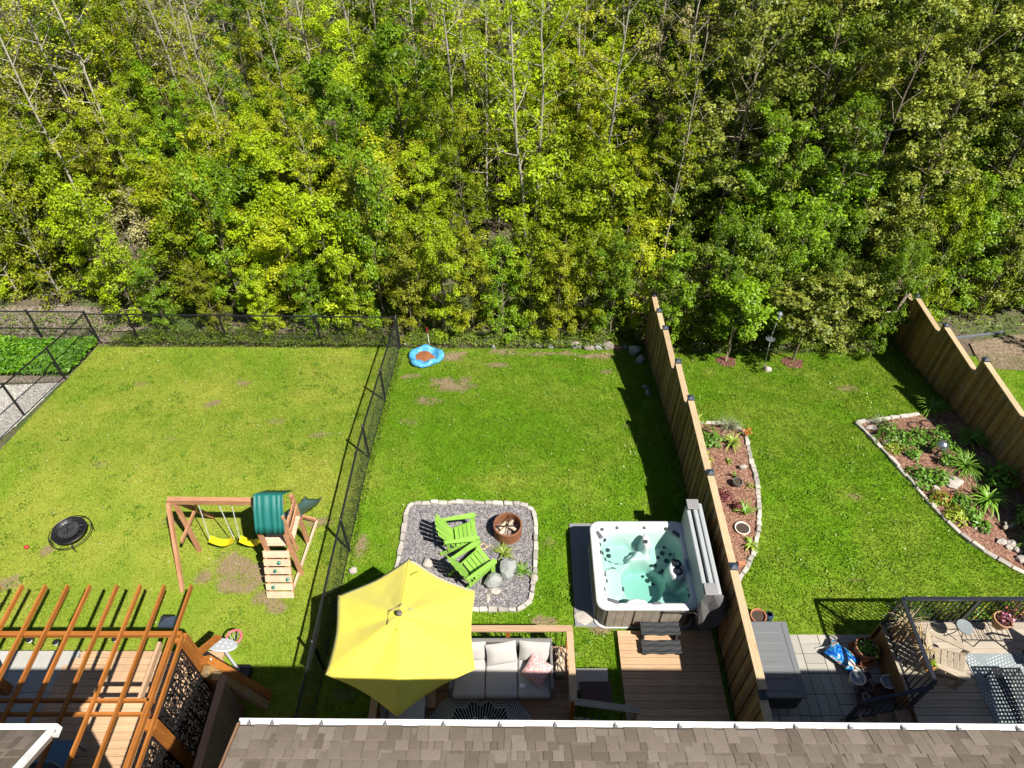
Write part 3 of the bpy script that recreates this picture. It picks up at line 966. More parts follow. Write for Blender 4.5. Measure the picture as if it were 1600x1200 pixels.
m = MB(); m.blob((-11.2, 8.93, .05), (.06, .05, .05), 3, .1); tag(m.build('toy_ball', plain('red_rubber', (.45, .03, .02), .4), smooth=True), 'small red toy lying left of the black fire bowl', 'toy')

# ================================================================== pergola
t = thing('pergola', 'orange stained timber pergola with open rafters at lower left', 'pergola', (-7.6, 5.0, 0))
for x in (-9.68, -9.25, -8.83, -8.41, -8.01, -7.61, -7.12, -6.70, -6.27, -5.78):
    m = MB(); m.box((x, (6.49 + 2.35) / 2, 2.66), (.036, 6.49 - 2.35, .095)); m.build('rafter', W_PERGOLA, t)
for (y, x0, x1, z, w) in ((5.62, -10.4, -5.70, 2.56, .075), (4.50, -10.4, -5.78, 2.56, .042), (4.29, -10.4, -5.78, 2.555, .042)):
    m = MB(); m.box(((x0 + x1) / 2, y, z), (x1 - x0, w, .10)); m.build('beam', W_PERGOLA, t)
m = MB(); m.box((-6.02, 4.99, 2.56), (.05, .95, .12)); m.build('side_beam', W_CEDAR, t)
m = MB(); m.box((-5.87, 4.0, 2.56), (.036, 3.1, .10)); m.build('side_beam', W_PERGOLA, t)
m = MB(); m.box((-5.68, 4.0, 2.55), (.036, 3.2, .10)); m.build('side_beam', W_PERGOLA, t)
for (x, y) in ((-5.74, 5.60), (-5.74, 4.16), (-9.9, 5.6), (-9.9, 4.39)):
    m = MB(); m.box((x, y, 1.24), (.17, .17, 2.48)); m.build('post', W_PERGOLA, t)
m = MB(); m.beam((-5.66, 5.68, 1.75), (-5.30, 5.85, 2.0), .06, .13); m.build('bracket', W_PERGOLA, t)
m = MB(); m.box((-5.98, 5.80, 2.66), (.26, .2, .05)); m.add([(-6.11, 5.7, 2.69), (-5.85, 5.7, 2.69), (-5.85, 5.9, 2.69), (-6.11, 5.9, 2.69), (-5.98, 5.8, 2.80)], [(0, 1, 4), (1, 2, 4), (2, 3, 4), (3, 0, 4)]); m.build('post_cap', NAVY_CAP, t)


def lattice(parent, x, y0, y1, z0, z1, nu, nv, seed):
    r = random.Random(seed)
    m = MB()
    P = {}
    for i in range(nu + 1):
        for j in range(nv + 1):
            a = y0 + (y1 - y0) * i / nu; b = z0 + (z1 - z0) * j / nv
            if 0 < i < nu: a += r.uniform(-.42, .42) * (y1 - y0) / nu
            if 0 < j < nv: b += r.uniform(-.42, .42) * (z1 - z0) / nv
            P[i, j] = (x, a, b)
    for i in range(nu + 1):
        for j in range(nv + 1):
            if i < nu and r.random() < .72: m.beam(P[i, j], P[i + 1, j], .008, .026, up=(0, 0, 1))
            if j < nv and r.random() < .8: m.beam(P[i, j], P[i, j + 1], .026, .008, up=(1, 0, 0))
            if i < nu and j < nv and r.random() < .35: m.beam(P[i, j], P[i + 1, j + 1], .026, .008, up=(1, 0, 0))
    return m.build('cutout_panel', BLACK_METAL, parent)


sc_ = thing('privacy_screen', 'black cut-out metal privacy screen between the far pergola posts', 'screen', (-5.78, 4.9, .2))
for k in range(2):
    a = 5.50 - k * .62; lattice(sc_, -5.78, a, a - .60, .30, 2.20, 8, 22, k + 1)
for (ya, za, yb, zb) in ((5.52, .28, 4.26, .28), (5.52, 2.22, 4.26, 2.22), (5.51, .28, 5.51, 2.22), (4.89, .28, 4.89, 2.22), (4.27, .28, 4.27, 2.22)):
    m = MB(); m.beam((-5.78, ya, za), (-5.78, yb, zb), .03, .03); m.build('frame_bar', BLACK_METAL, sc_)
sc_ = thing('privacy_screen', 'black cut-out metal privacy screen nearest the bottom edge of the pergola', 'screen', (-5.78, 3.5, .2))
for k in range(2):
    a = 4.05 - k * .72; lattice(sc_, -5.78, a, a - .70, .30, 2.20, 9, 22, k + 7)
for (ya, za, yb, zb) in ((4.07, .28, 2.63, .28), (4.07, 2.22, 2.63, 2.22), (4.06, .28, 4.06, 2.22), (3.34, .28, 3.34, 2.22)):
    m = MB(); m.beam((-5.78, ya, za), (-5.78, yb, zb), .03, .03); m.build('frame_bar', BLACK_METAL, sc_)


def plank_deck(label, x0, x1, y0, y1, z, mat, w=.142, fascia=None, along='x', name='deck', seed=1, clip=None):
    r = random.Random(seed)
    t = thing(name, label, 'deck', ((x0 + x1) / 2, (y0 + y1) / 2, 0))
    n = int(round((y1 - y0) / w)); w = (y1 - y0) / n
    for k in range(n):
        yc = y0 + (k + .5) * w
        a, b = x0, x1
        if clip: a, b = clip(yc, x0, x1)
        m = MB(); m.box(((a + b) / 2, yc, z - .013 + r.uniform(-.0015, .0015)), (b - a, w - .008, .026)); m.build('plank', mat, t)
    m = MB()
    for xx in (x0 + .1, (x0 + x1) / 2, x1 - .1): m.box((xx, (y0 + y1) / 2 - .02, z / 2 - .04), (.06, y1 - y0 - .1, z - .06))
    m.build('joist', W_DECKDARK, t)
    if z > .12:
        m = MB(); m.box(((x0 + x1) / 2, y1 - .02, z / 2 - .02), (x1 - x0 - .02, .025, z - .05)); m.build('skirt', fascia or mat, t)
        for xx in (x0 + .012, x1 - .012):
            m = MB(); m.box((xx, (y0 + y1) / 2 - .05, z / 2 - .02), (.022, y1 - y0 - .2, z - .05)); m.build('skirt', fascia or mat, t)
    return t


plank_deck('tan plank deck in stripes of shade under the pergola', -9.05, -5.86, 2.4, 6.40, .20, W_DECK, seed=3, clip=lambda y, a, b: (a + max(0, (y - 6.02)) * .95, b))
STONE_SLAB = plain('pale_concrete_slab', (0.36, 0.35, 0.325), .9, .15, 5, bump=.3, rnd=.12)
t = thing('paver_walk', 'pale square concrete slabs beside the pergola deck', 'paving', (-9.6, 6.0, 0))
for i in range(4):
    for j in range(7):
        m = MB(); m.box((-10.28 + i * .42, 6.2 - j * .42, .095), (.41, .41, .19)); m.build('slab', STONE_SLAB, t)
# solar lights and pebbles by the slabs
GLASSY = plain('pale_glass', (.7, .74, .76), .15, .1)
for k, (x, y) in enumerate(((-8.17, 6.62), (-9.92, 6.6), (-9.35, 6.55))):
    t = thing('solar_light', ('small solar stake light beside the right part of the pergola deck', 'small solar stake light at the left end of the slabs under the pergola', 'small solar stake light in the middle of the slab edge under the pergola')[k], 'garden light', (x, y, 0), 'solar lights along the pergola deck')
    m = MB(); m.tube([(x, y, 0), (x, y, .22)], .008, 6); m.build('stake', BLACK_METAL, t)
    m = MB(); m.lathe([(.01, .2), (.05, .22), (.05, .27), (.045, .275)], 10, (x, y, 0)); m.build('lens', GLASSY, t)
    m = MB(); m.lathe([(.06, .275), (.055, .29), (.001, .30)], 10, (x, y, 0)); m.build('cap', BLACK_METAL, t)

# timber screen between the houses
t = thing('timber_screen', 'brown timber screen with two slanting braces between the pergola and the house', 'fence', (-5.2, 5.2, 0))
for (yy, w_) in ((5.60, .15), (5.42, .15)):
    m = MB(); m.beam((-5.58 + (5.6 - yy) * .3, yy, 1.60), (-4.80, yy - .05, .06), w_, .16); m.build('slanting_brace', W_PERGOLA if yy > 5.5 else W_FENCE, t)
m = MB(); m.box((-5.30, 5.30, .80), (.14, .14, 1.6)); m.build('post', W_FENCE, t)
for k in range(18):
    m = MB(); m.box((-5.2, 5.22 - k * .145, .78), (.03, .138, 1.54)); m.build('board', W_DECKDARK, t)
m = MB(); m.box((-5.18, 3.95, 1.57), (.13, 2.75, .04)); m.build('top_rail', W_DECKDARK, t)
m = MB(); m.box((-5.50, 5.61, 1.60), (.05, .035, .02)); m.build('white_tag', plain('white_label', (.8, .8, .8), .6), t)

# toy basketball stand
t = thing('toy_basketball_stand', 'child size basketball stand with white oval backboard and pink ring beside pergola', 'toy', (-5.55, 6.02, 0))
WHITE_P = plain('white_plastic', (.46, .48, .5), .4, .06)
PINK_P = plain('pink_plastic', (.62, .13, .16), .4, .2, 10)
m = MB(); m.box((-5.42, 5.98, .09), (.34, .3, .18)); m.build('base', BLACK_METAL, t, bevel=.03)
m = MB(); m.tube([(-5.48, 6.02, .15), (-5.58, 6.10, .95)], .028, 10); m.build('pole', WHITE_P, t)
m = MB(); m.lathe([(.001, .02), (.29, .02), (.30, .0), (.29, -.02), (.001, -.02)], 28, (0, 0, 0), 1.0, .62)
bb = m.build('backboard', WHITE_P, t, loc=(-5.62, 6.16, .98), rot=(math.radians(-28), math.radians(0), math.radians(-8)))
m = MB()
for i in range(4):
    for j in range(2): m.disc((-.17 + i * .11, -.06 + j * .11, .024), .022, 8)
m.build('stud', plain('backboard_stud', (.9, .92, .93), .3), bb)
m = MB()
m.tube([(-5.50 + .145 * math.cos(q), 6.40 + .145 * math.sin(q), .82) for q in np.linspace(0, 2 * PI, 25)], .022, 8, cap=False)
m.build('ring', PINK_P, t, smooth=True)
m = MB()
for k in range(10):
    q = 2 * PI * k / 10; m.tube([(-5.50 + .14 * math.cos(q), 6.40 + .14 * math.sin(q), .82), (-5.50 + .08 * math.cos(q + .5), 6.40 + .08 * math.sin(q + .5), .6)], .006, 4)
m.build('net', WHITE_P, t)

# blue chair under the neighbour's eave
t = thing('patio_chair', 'blue plastic patio chair half hidden under the left roof corner', 'chair', (-8.1, 4.3, .2))
BLUE_P = plain('slate_blue_plastic', (.07, .17, .26), .5, .15)
m = MB(); m.box((-8.1, 4.3, .62), (.5, .48, .05)); m.build('seat', BLUE_P, t, bevel=.02)
m = MB(); m.box((-8.13, 4.03, .88), (.5, .05, .5)); m.build('backrest', BLUE_P, t, bevel=.02)
for (x, y) in ((-8.3, 4.1), (-7.9, 4.1), (-8.3, 4.5), (-7.9, 4.5)):
    m = MB(); m.tube([(x, y, .2), (x, y, .6)], .02, 8); m.build('leg', BLUE_P, t)

# ================================================================== gravel pad border and fire pit
EDGE_STONE = plain('pale_edging_stone', (0.40, 0.37, 0.33), .9, .3, 9, bump=.6, bs=30, rnd=.3, dirt=(.24, .215, .17))


def walk(path, closed=False):
    """points at even steps along a polyline"""
    P = [Vector((a, b, 0)) for a, b in path] + ([Vector((path[0][0], path[0][1], 0))] if closed else [])
    return P


def edging(name, label, path, step, wid, hgt, seed, closed=False, mat=EDGE_STONE, sunk=.03):
    r = random.Random(seed)
    P = walk(path, closed)
    t = thing(name, label, 'edging', (path[0][0], path[0][1], gz(path[0][1])))
    seg = 0; pos = P[0].copy(); left = 0
    cum = [0]
    for a, b in zip(P[:-1], P[1:]): cum.append(cum[-1] + (b - a).length)

    def at(s):
        for k in range(len(cum) - 1):
            if s <= cum[k + 1] or k == len(cum) - 2:
                f = (s - cum[k]) / (cum[k + 1] - cum[k]); return P[k].lerp(P[k + 1], f)
    s = 0
    while s < cum[-1] - .05:
        L = step * r.uniform(.75, 1.25)
        e = min(s + L, cum[-1])
        a, b = at(s), at(e)
        if (b - a).length > .04:
            c = (a + b) / 2; d = (b - a); ang = math.atan2(d.y, d.x)
            m = MB(); h = hgt * r.uniform(.8, 1.15)
            m.box((0, 0, 0), (d.length - .012, wid * r.uniform(.85, 1.1), h))
            k = len(m.v)
            m.v = [(x + r.uniform(-.02, .02), y + r.uniform(-.02, .02), z + r.uniform(-.015, .015)) for x, y, z in m.v]
            m.build('stone', mat, t, bevel=.018, seg=2, loc=(c.x, c.y, gz(c.y) + h / 2 - sunk), rot=(r.uniform(-.06, .06) , r.uniform(-.05, .05) + math.atan2(gz(a.y) - gz(b.y), max(.01, d.length)) * (1 if True else 0), ang + r.uniform(-.05, .05)))
        s = e
    return t


edging('stone_border', 'pale stone border round the grey gravel fire pit pad', PAD, .22, .10, .11, 4, True)

# rusty fire ring
RUST = plain('rusty_steel', (0.22, 0.085, 0.035), .85, .45, 7, bump=.4, dirt=(.10, .055, .04))
t = thing('fire_ring', 'rusty round steel fire ring with logs inside on the gravel', 'fire pit', (-.10, 9.33, 0))
cx, cy = -.10, 9.33
m = MB(); m.lathe([(.305, .02), (.325, .02), (.325, .36), (.335, .375), (.325, .385), (.30, .385), (.295, .36), (.30, .03)], 36, (cx, cy, 0)); m.build('ring_wall', RUST, t, smooth=False)
m = MB(); m.disc((cx, cy, .07), .30, 24); m.build('ash_bed', plain('wood_ash', (.26, .21, .18), .95, .45, 18, bump=.6), t)
for (a, b) in (((-.31, .0, .30), (.31, .02, .30)), ((0, -.31, .30), (.02, .31, .30))):
    m = MB(); m.tube([(cx + a[0], cy + a[1], a[2]), (cx + b[0], cy + b[1], b[2])], .012, 6); m.build('grate_bar', BLACK_METAL, t)
for k, (x0, y0, x1, y1, z, rr) in enumerate(((-.2, -.12, .02, .1, .14, .05), (.04, .1, .2, -.05, .16, .045), (-.12, -.2, .1, -.16, .13, .05), (-.05, .02, .12, .2, .2, .04), (-.2, .05, -.02, .2, .14, .045))):
    m = MB(); m.tube([(cx + x0, cy + y0, z), (cx + x1, cy + y1, z + .04)], [rr, rr * .92], 8); tag(m.build('log', W_LOG), ('split log lying lower left inside the rusty fire ring', 'split log lying right inside the rusty fire ring', 'split log lying at the front inside the rusty fire ring', 'split log on top of the others inside the rusty fire ring', 'split log lying at the back inside the rusty fire ring')[k], 'firewood', 'logs in the fire ring')

# lime adirondack chairs
LIME = plain('lime_green_plastic', (0.24, 0.45, 0.065), .5, .16, 4, rnd=.08, dirt=(.18, .34, .055))


def adirondack(label, loc, rz, mat, name='adirondack_chair', s=1.0, group=None):
    """built facing +x: seat sloping back, fan back, broad arms"""
    t = thing(name, label, 'chair', loc, group, local=True, rz=rz)
    for k in range(5):
        m = MB(); x = .30 - k * .098; z = .36 - k * .028
        m.box((0, 0, 0), (.09, .50, .022)); m.build('seat_slat', mat, t, bevel=.006, loc=(x * s, 0, z * s), rot=(0, -.28, 0))
    for k in range(5):
        y = (k - 2) * .112; H = (.74, .80, .82, .80, .74)[k]
        m = MB(); m.box((0, 0, H / 2), (.022, .098, H)); m.build('back_slat', mat, t, bevel=.012, seg=3, loc=(-.17 * s, y * .88 * s, .20 * s), rot=((2 - k) * .035 * 1.0, -.48, 0))
    for sg in (-1, 1):
        m = MB(); m.prism([(-.40, sg * .28), (-.40, sg * .34), (.25, sg * .38), (.36, sg * .37), (.40, sg * .31), (.36, sg * .245), (.1, sg * .25)][::sg], .535, .558); m.build('armrest', mat, t)
        m = MB(); m.beam((.30, sg * .29, .0), (.31, sg * .29, .535), .10, .026, up=(0, 1, 0)); m.build('front_leg', mat, t)
        m = MB(); m.beam((.36, sg * .265, .35), (-.52, sg * .265, .04), .024, .10); m.build('seat_rail', mat, t)
        m = MB(); m.beam((-.33, sg * .30, .535), (-.30, sg * .29, .12), .07, .024, up=(0, 1, 0)); m.build('rear_brace', mat, t)
    m = MB(); m.beam((-.40, -.33, .50), (-.40, .33, .50), .06, .024, up=(1, 0, 0)); m.build('back_rail', mat, t)
    m = MB(); m.beam((.34, -.27, .33), (.34, .27, .33), .022, .09); m.build('front_apron', mat, t)
    return t


adirondack('lime green adirondack chair at the back of the gravel pad near the fire ring', (-1.17, 9.08, .03), math.radians(10), LIME)
adirondack('lime green adirondack chair in front, angled beside the two boulders', (-.84, 8.28, .03), math.radians(37), LIME)

BOULDER = plain('speckled_boulder', (.29, .30, .29), .85, .3, 5, bump=.5, bs=12, dirt=(.22, .27, .25))
for (c, d, sd, lb) in (((-.10, 8.30, .17), (.20, .22, .2), 3, 'grey green boulder at the right of the pair on the gravel'), ((-.40, 8.02, .16), (.2, .19, .2), 8, 'whitish boulder at the left of the pair on the gravel')):
    m = MB(); m.blob(c, d, sd, .3, 2, flat=d[2] * .8); tag(m.build('boulder', BOULDER), lb, 'rock')
PALE_ROCK = plain('pale_rock', (.38, .34, .30), .9, .2, 6, bump=.4)
for (c, d, sd, lb) in (((-1.92, 8.5, .06), (.12, .11, .08), 2, 'round pale rock on the gravel by the umbrella edge'), ((-3.56, 8.33, .05), (.09, .09, .08), 5, 'pale rock on the grass beside the chain link fence'),
                       ((-.37, 7.83, .05), (.14, .10, .05), 6, 'flat pinkish rock in front of the two boulders'), ((-.52, 7.66, .03), (.05, .11, .03), 7, 'narrow pale shard of rock near the front stone border'), ((.50, 8.15, .06), (.10, .10, .09), 9, 'pale rock sitting on the right side of the stone border'),
                       ((1.56, 7.2, .04), (.22, .17, .04), 11, 'flat pinkish flagstone by the hot tub corner')):
    m = MB(); m.blob(c, d, sd, .25, 2, flat=d[2] * .7); tag(m.build('rock', PALE_ROCK), lb, 'rock')
m = MB()
m.tube([(-.67 + .075 * math.cos(q), 8.95 + .075 * math.sin(q), .045) for q in np.linspace(0, 2 * PI, 17)], .016, 6)
m.tube([(-.60, 8.93, .04), (-.50, 8.98, .045), (-.42, 8.93, .04)], .012, 6)
tag(m.build('rope_coil', plain('jute_rope', (.45, .33, .18), .9)), 'small ring of tan rope on the gravel between chair and fire ring', 'rope')
for (p, lb) in (([(.36, 9.55, .03), (.42, 9.2, .04), (.36, 8.95, .03)], 'dry twig right of the rusty fire ring'), ([(.05, 8.75, .03), (.2, 8.5, .04), (.3, 8.42, .03)], 'dry twig between the two tufts on the gravel')):
    m = MB(); m.tube(p, [.012, .01, .006], 5); tag(m.build('twig', BARK_TWIG), lb, 'twig')


# ---- small plants made of strap leaves or little leaves
def strap_plant(name, label, loc, n, L, w, mat, seed, spread=1.0, cat='plant', group=None):
    r = np.random.RandomState(seed)
    t = thing(name, label, cat, loc, group, local=True)
    seg = 5
    V = []; F = []; tone = []
    for k in range(n):
        a = r.uniform(0, 2 * PI); l = L * r.uniform(.6, 1.1); el = r.uniform(.7, 1.35) if spread > .5 else r.uniform(1.1, 1.5)
        o = np.array([r.normal(0, .04 * L), r.normal(0, .04 * L), 0])
        b = len(V); ww = w * r.uniform(.7, 1.2)
        for j in range(seg + 1):
            f = j / seg
            h = l * math.cos(el) * f + .35 * spread * l * f * f
            z = l * math.sin(el) * f - .62 * spread * l * f * f * f
            q = ww * (1 - f ** 2.2) * (.6 + .4 * min(1, f * 4)) + .001
            for sg in (-1, 1):
                V.append((o[0] + math.cos(a) * h - math.sin(a) * q * sg, o[1] + math.sin(a) * h + math.cos(a) * q * sg, max(.01, z) + (.15 * q)))
        for j in range(seg):
            F.append((b + 2 * j, b + 2 * j + 1, b + 2 * j + 3, b + 2 * j + 2)); tone.append(r.rand() if j == 0 else tone[-1])
    np_mesh('leaves', np.array(V), np.array(F), mat, {'tone': ('FACE', np.array(tone))}, parent=t)
    m = MB(); m.lathe([(.05, -.02), (.045, .03), (.02, .06)], 8); m.build('crown_base', mat, t)
    return t


def leaf_quads(P, nrm, size, r, aspect=.62):
    """one folded leaf per point"""
    n = len(P)
    nrm = nrm / (np.linalg.norm(nrm, axis=1, keepdims=True) + 1e-9)
    t = r.normal(0, 1, (n, 3)); t -= nrm * (t * nrm).sum(1, keepdims=True); t /= np.linalg.norm(t, axis=1, keepdims=True) + 1e-9
    s = np.cross(nrm, t)
    L = size[:, None]
    V = np.empty((n, 4, 3))
    V[:, 0] = P - t * L * .5
    V[:, 1] = P + s * L * aspect * .5 + nrm * L * .10 - t * L * .05
    V[:, 2] = P + t * L * .5 - nrm * L * .12
    V[:, 3] = P - s * L * aspect * .5 + nrm * L * .10 - t * L * .05
    return V.reshape(-1, 3), np.arange(4 * n).reshape(-1, 4)


def mound_plant(name, label, loc, rad, h, n, size, mat, seed, cat='plant', group=None, flowers=None):
    r = np.random.RandomState(seed)
    t = thing(name, label, cat, loc, group, local=True)
    u = r.uniform(0, 2 * PI, n); q = np.sqrt(r.rand(n)); v = r.rand(n) ** .6
    k = 1 + .25 * np.sin(u * 3 + seed) + r.normal(0, .12, n)
    X = np.stack([rad * q * np.cos(u) * k, rad * q * np.sin(u) * k, .02 + h * v * np.sqrt(np.clip(1 - .8 * q ** 2, 0, 1))], 1)
    N = np.stack([X[:, 0] / rad, X[:, 1] / rad, np.ones(n)], 1) + r.normal(0, .45, (n, 3))
    V, F = leaf_quads(X, N, size * r.uniform(.6, 1.3, n), r)
    np_mesh('leaves', V, F, mat, {'tone': ('FACE', np.clip(.25 + .5 * v + r.normal(0, .2, n), 0, 1))}, parent=t)
    m = MB()
    for j in range(5):
        a = j * 1.26; m.tube([(0, 0, 0), (rad * .45 * math.cos(a), rad * .45 * math.sin(a), h * .6)], .006, 4)
    m.build('stem', BARK, t)
    if flowers:
        nf, fm, fs = flowers
        a = r.uniform(0, 2 * PI, nf); rr = rad * np.sqrt(r.rand(nf)) * .9
        X = np.stack([rr * np.cos(a), rr * np.sin(a), h * r.uniform(.8, 1.15, nf)], 1)
        V, F = leaf_quads(X, np.stack([rr * 0, rr * 0, rr * 0 + 1], 1) + r.normal(0, .4, (nf, 3)), fs * r.uniform(.7, 1.3, nf), r, 1.0)
        np_mesh('flowers', V, F, fm, {'tone': ('FACE', r.rand(nf))}, parent=t)
    return t


L_STRAP = leafy('strap_leaf', (0.075, 0.19, 0.012), (0.22, 0.38, 0.05), .2, .4)
L_STRAP_Y = leafy('yellowish_strap_leaf', (0.16, 0.27, 0.02), (0.40, 0.48, 0.10), .2, .45)
L_MOUND = leafy('low_shrub_leaf', (0.045, 0.13, 0.010), (0.16, 0.33, 0.03), .2, .45)
L_MOUND_Y = leafy('yellow_green_leaf', (0.14, 0.22, 0.01), (0.36, 0.42, 0.05), .25, .45)
L_SILVER = leafy('silvery_grass', (0.16, 0.19, 0.10), (0.34, 0.36, 0.22), .2, .6)
L_PURPLE = leafy('purple_leaf', (0.05, 0.012, 0.016), (0.20, 0.05, 0.05), .15, .5)
L_STRAW = leafy('dry_straw', (0.34, 0.25, 0.12), (0.62, 0.50, 0.30), .15, .7)
F_RED = leafy('orange_red_petal', (0.55, 0.09, 0.03), (0.8, 0.25, 0.1), .2, .5)
F_PINK = leafy('pink_petal', (0.45, 0.14, 0.3), (0.75, 0.4, 0.55), .2, .5)
strap_plant('grass_tuft', 'yellow green tuft growing in the gravel below the fire ring', (-.19, 8.76, .03), 46, .34, .012, L_STRAP_Y, 1)
strap_plant('grass_tuft', 'sprawling tuft growing at the right side of the gravel pad', (.26, 8.30, .03), 30, .38, .011, L_STRAP, 2)

# ================================================================== umbrella
def yellow_canvas():
    m, nt, b = new_mat('yellow_canvas')
    tc = nt.nodes.new('ShaderNodeTexCoord')
    n = noise_out(nt, tc.outputs['Object'], 3.2, 5, .6)
    c = mixc(nt, n, (0.70, 0.60, 0.06), (0.80, 0.72, 0.10))
    nt.links.new(c, b.inputs['Base Color']); b.inputs['Roughness'].default_value = .8; b.inputs['Sheen Weight'].default_value = .3
    t = nt.nodes.new('ShaderNodeBsdfTranslucent'); nt.links.new(c, t.inputs['Color'])
    mx = nt.nodes.new('ShaderNodeMixShader'); mx.inputs[0].default_value = .16
    nt.links.new(b.outputs[0], mx.inputs[1]); nt.links.new(t.outputs[0], mx.inputs[2])
    nt.links.new(mx.outputs[0], nt.nodes['Material Output'].inputs['Surface'])
    w = noise_out(nt, tc.outputs['Object'], 260, 2, .5); add_bump(nt, b, w, .15, .003)
    return m


CANVAS = yellow_canvas()
UX, UY = -1.93, 5.83
t = thing('patio_umbrella', 'bright yellow six sided patio umbrella over the deck', 'umbrella', (UX, UY, .35))
R0, ZT, ZE = 1.47, 2.87, 2.27
a0 = math.radians(92)


def canopy(name, R, z_of, nr, scallop, mat, parent):
    NA = 72
    vs = [(UX, UY, z_of(0, 0))]; fs = []
    for j in range(1, nr + 1):
        f = j / nr
        for k in range(NA):
            q = 2 * PI * k / NA
            loc = (q % (PI / 3)) / (PI / 3)                      # 0 at a rib, .5 between ribs
            hexr = math.cos(PI / 6) / math.cos((loc - .5) * PI / 3)
            mid = 1 - abs(2 * loc - 1)
            rr = R * f * hexr * (1 - scallop * f * math.sin(PI * loc))
            sag = -.065 * mid ** 1.3 * math.sin(PI * min(1, f * .92)) + .012 * mid * f + .006 * math.sin(19 * f + 9 * loc) * mid
            vs.append((UX + rr * math.cos(q + a0), UY + rr * math.sin(q + a0), z_of(f, loc) + sag))
    for k in range(NA): fs.append((0, 1 + k, 1 + (k + 1) % NA))
    for j in range(nr - 1):
        for k in range(NA):
            a = 1 + j * NA + k; b = 1 + j * NA + (k + 1) % NA
            fs.append((a, a + NA, b + NA, b))
    m = MB(); m.add(vs, fs)
    o = m.build(name, mat, parent, smooth=True)
    s = o.modifiers.new('thick', 'SOLIDIFY'); s.thickness = .004
    return o


canopy('canopy', R0, lambda f, l: ZT - .02 - (ZT - ZE) * (f ** 1.08), 14, .055, CANVAS, t)
canopy('vent_cap', .27, lambda f, l: ZT - .012 - .100 * f, 4, .05, CANVAS, t)
m = MB(); m.lathe([(.001, .06), (.035, .058), (.05, .045), (.05, .02), (.03, -.02)], 16, (UX, UY, ZT + .02)); m.build('finial', plain('umbrella_finial', (.12, .10, .09), .6), t, smooth=True)
m = MB(); m.tube([(UX, UY, .40), (UX, UY, ZT)], .024, 12); m.build('pole', RAIL_METAL, t)
for k in range(6):
    q = a0 + k * PI / 3
    m = MB(); m.tube([(UX + .04 * math.cos(q), UY + .04 * math.sin(q), ZT - .10), (UX + R0 * .95 * math.cos(q), UY + R0 * .95 * math.sin(q), ZE - .025)], .008, 6); m.build('rib', RAIL_METAL, t)
for k in range(6):
    q = a0 + k * PI / 3
    m = MB(); m.tube([(UX + R0 * f * math.cos(q), UY + R0 * f * math.sin(q), ZT - .018 - (ZT - ZE) * f ** 1.08) for f in np.linspace(.18, .985, 9)], .006, 5); m.build('seam', CANVAS, t)
m = MB(); m.lathe([(.24, .36), (.24, .40), (.12, .43), (.04, .46), (.035, .60), (.026, .60)], 24, (UX, UY, 0)); m.build('base', RAIL_METAL, t)
m = MB(); m.tube([(UX + .06, UY + .98, 2.475), (UX + .11, UY + 1.02, 2.47), (UX + .2, UY + 1.08, 2.445)], .010, 5); m.build('tie_strap', plain('olive_strap', (.3, .3, .02), .7), t)

# ================================================================== middle deck
DZ = .35
plank_deck('raised brown plank deck with sofa under the yellow umbrella', -2.52, 1.14, 2.4, 6.38, DZ, W_DECKDARK, seed=5, fascia=W_CEDAR)
t = thing('deck_railing', 'pale cedar deck railing with thin black balusters around the sofa', 'railing', (-.7, 6.36, DZ))
RZ = 1.27
m = MB(); m.box((-.70, 6.355, RZ), (3.74, .125, .038)); m.build('top_rail', W_CEDAR, t)
m = MB(); m.box((1.11, 5.64, RZ - .001), (.125, 1.30, .037)); m.build('top_rail', W_CEDAR, t)
m = MB(); m.box((-2.47, 4.35, RZ - .001), (.125, 3.88, .037)); m.build('top_rail', W_CEDAR, t)
for (a, b) in (((-2.45, 6.35), (1.1, 6.35)), ((1.11, 6.3), (1.11, 4.98)), ((-2.47, 6.3), (-2.47, 2.5))):
    m = MB(); m.beam((a[0], a[1], DZ + .10), (b[0], b[1], DZ + .10), .04, .07); m.build('bottom_rail', W_CEDAR, t)
    L = math.hypot(b[0] - a[0], b[1] - a[1]); n = int(L / .115)
    for k in range(1, n):
        x = a[0] + (b[0] - a[0]) * k / n; y = a[1] + (b[1] - a[1]) * k / n
        m = MB(); m.tube([(x, y, DZ + .1), (x, y, RZ - .02)], .009, 6); m.build('baluster', BLACK_METAL, t)
for (x, y) in ((1.11, 6.34), (-.08, 6.345), (-1.3, 6.345), (-2.47, 6.345), (1.11, 5.02), (-2.47, 4.9), (-2.47, 3.6)):
    m = MB(); m.box((x, y, (DZ + RZ) / 2 - .19), (.09, .085, RZ - DZ + .34)); m.build('post', W_PERGOLA, t)
# stairs down to the lower deck
t = thing('deck_stairs', 'short wooden stair with handrail from the sofa deck down to the lower deck', 'stairs', (1.6, 4.6, 0))
for k in range(3):
    m = MB(); m.box((1.32 + k * .30, 4.40, .27 - k * .09), (.29, 1.05, .035)); m.build('tread', W_DECKDARK, t)
m = MB(); m.beam((1.12, 4.98, 1.27), (2.34, 4.92, 1.0), .12, .038); m.build('handrail', W_KICK, t)
m = MB(); m.beam((1.15, 4.96, .52), (2.2, 4.94, .24), .04, .07); m.build('bottom_rail', W_KICK, t)
for k in range(8):
    x = 1.22 + k * .135; m = MB(); m.tube([(x, 4.955, .5 - (x - 1.15) * .26), (x, 4.955, 1.24 - (x - 1.12) * .22)], .009, 6); m.build('baluster', BLACK_METAL, t)
m = MB(); m.box((2.24, 4.93, .52), (.09, .09, 1.0)); m.build('post', W_KICK, t)
m = MB(); m.box((1.55, 5.82, .11), (.72, .44, .22)); t_ = m.build('stone_step', STONE_SLAB, bevel=.015); tag(t_, 'grey stone step beside the sofa deck', 'step')
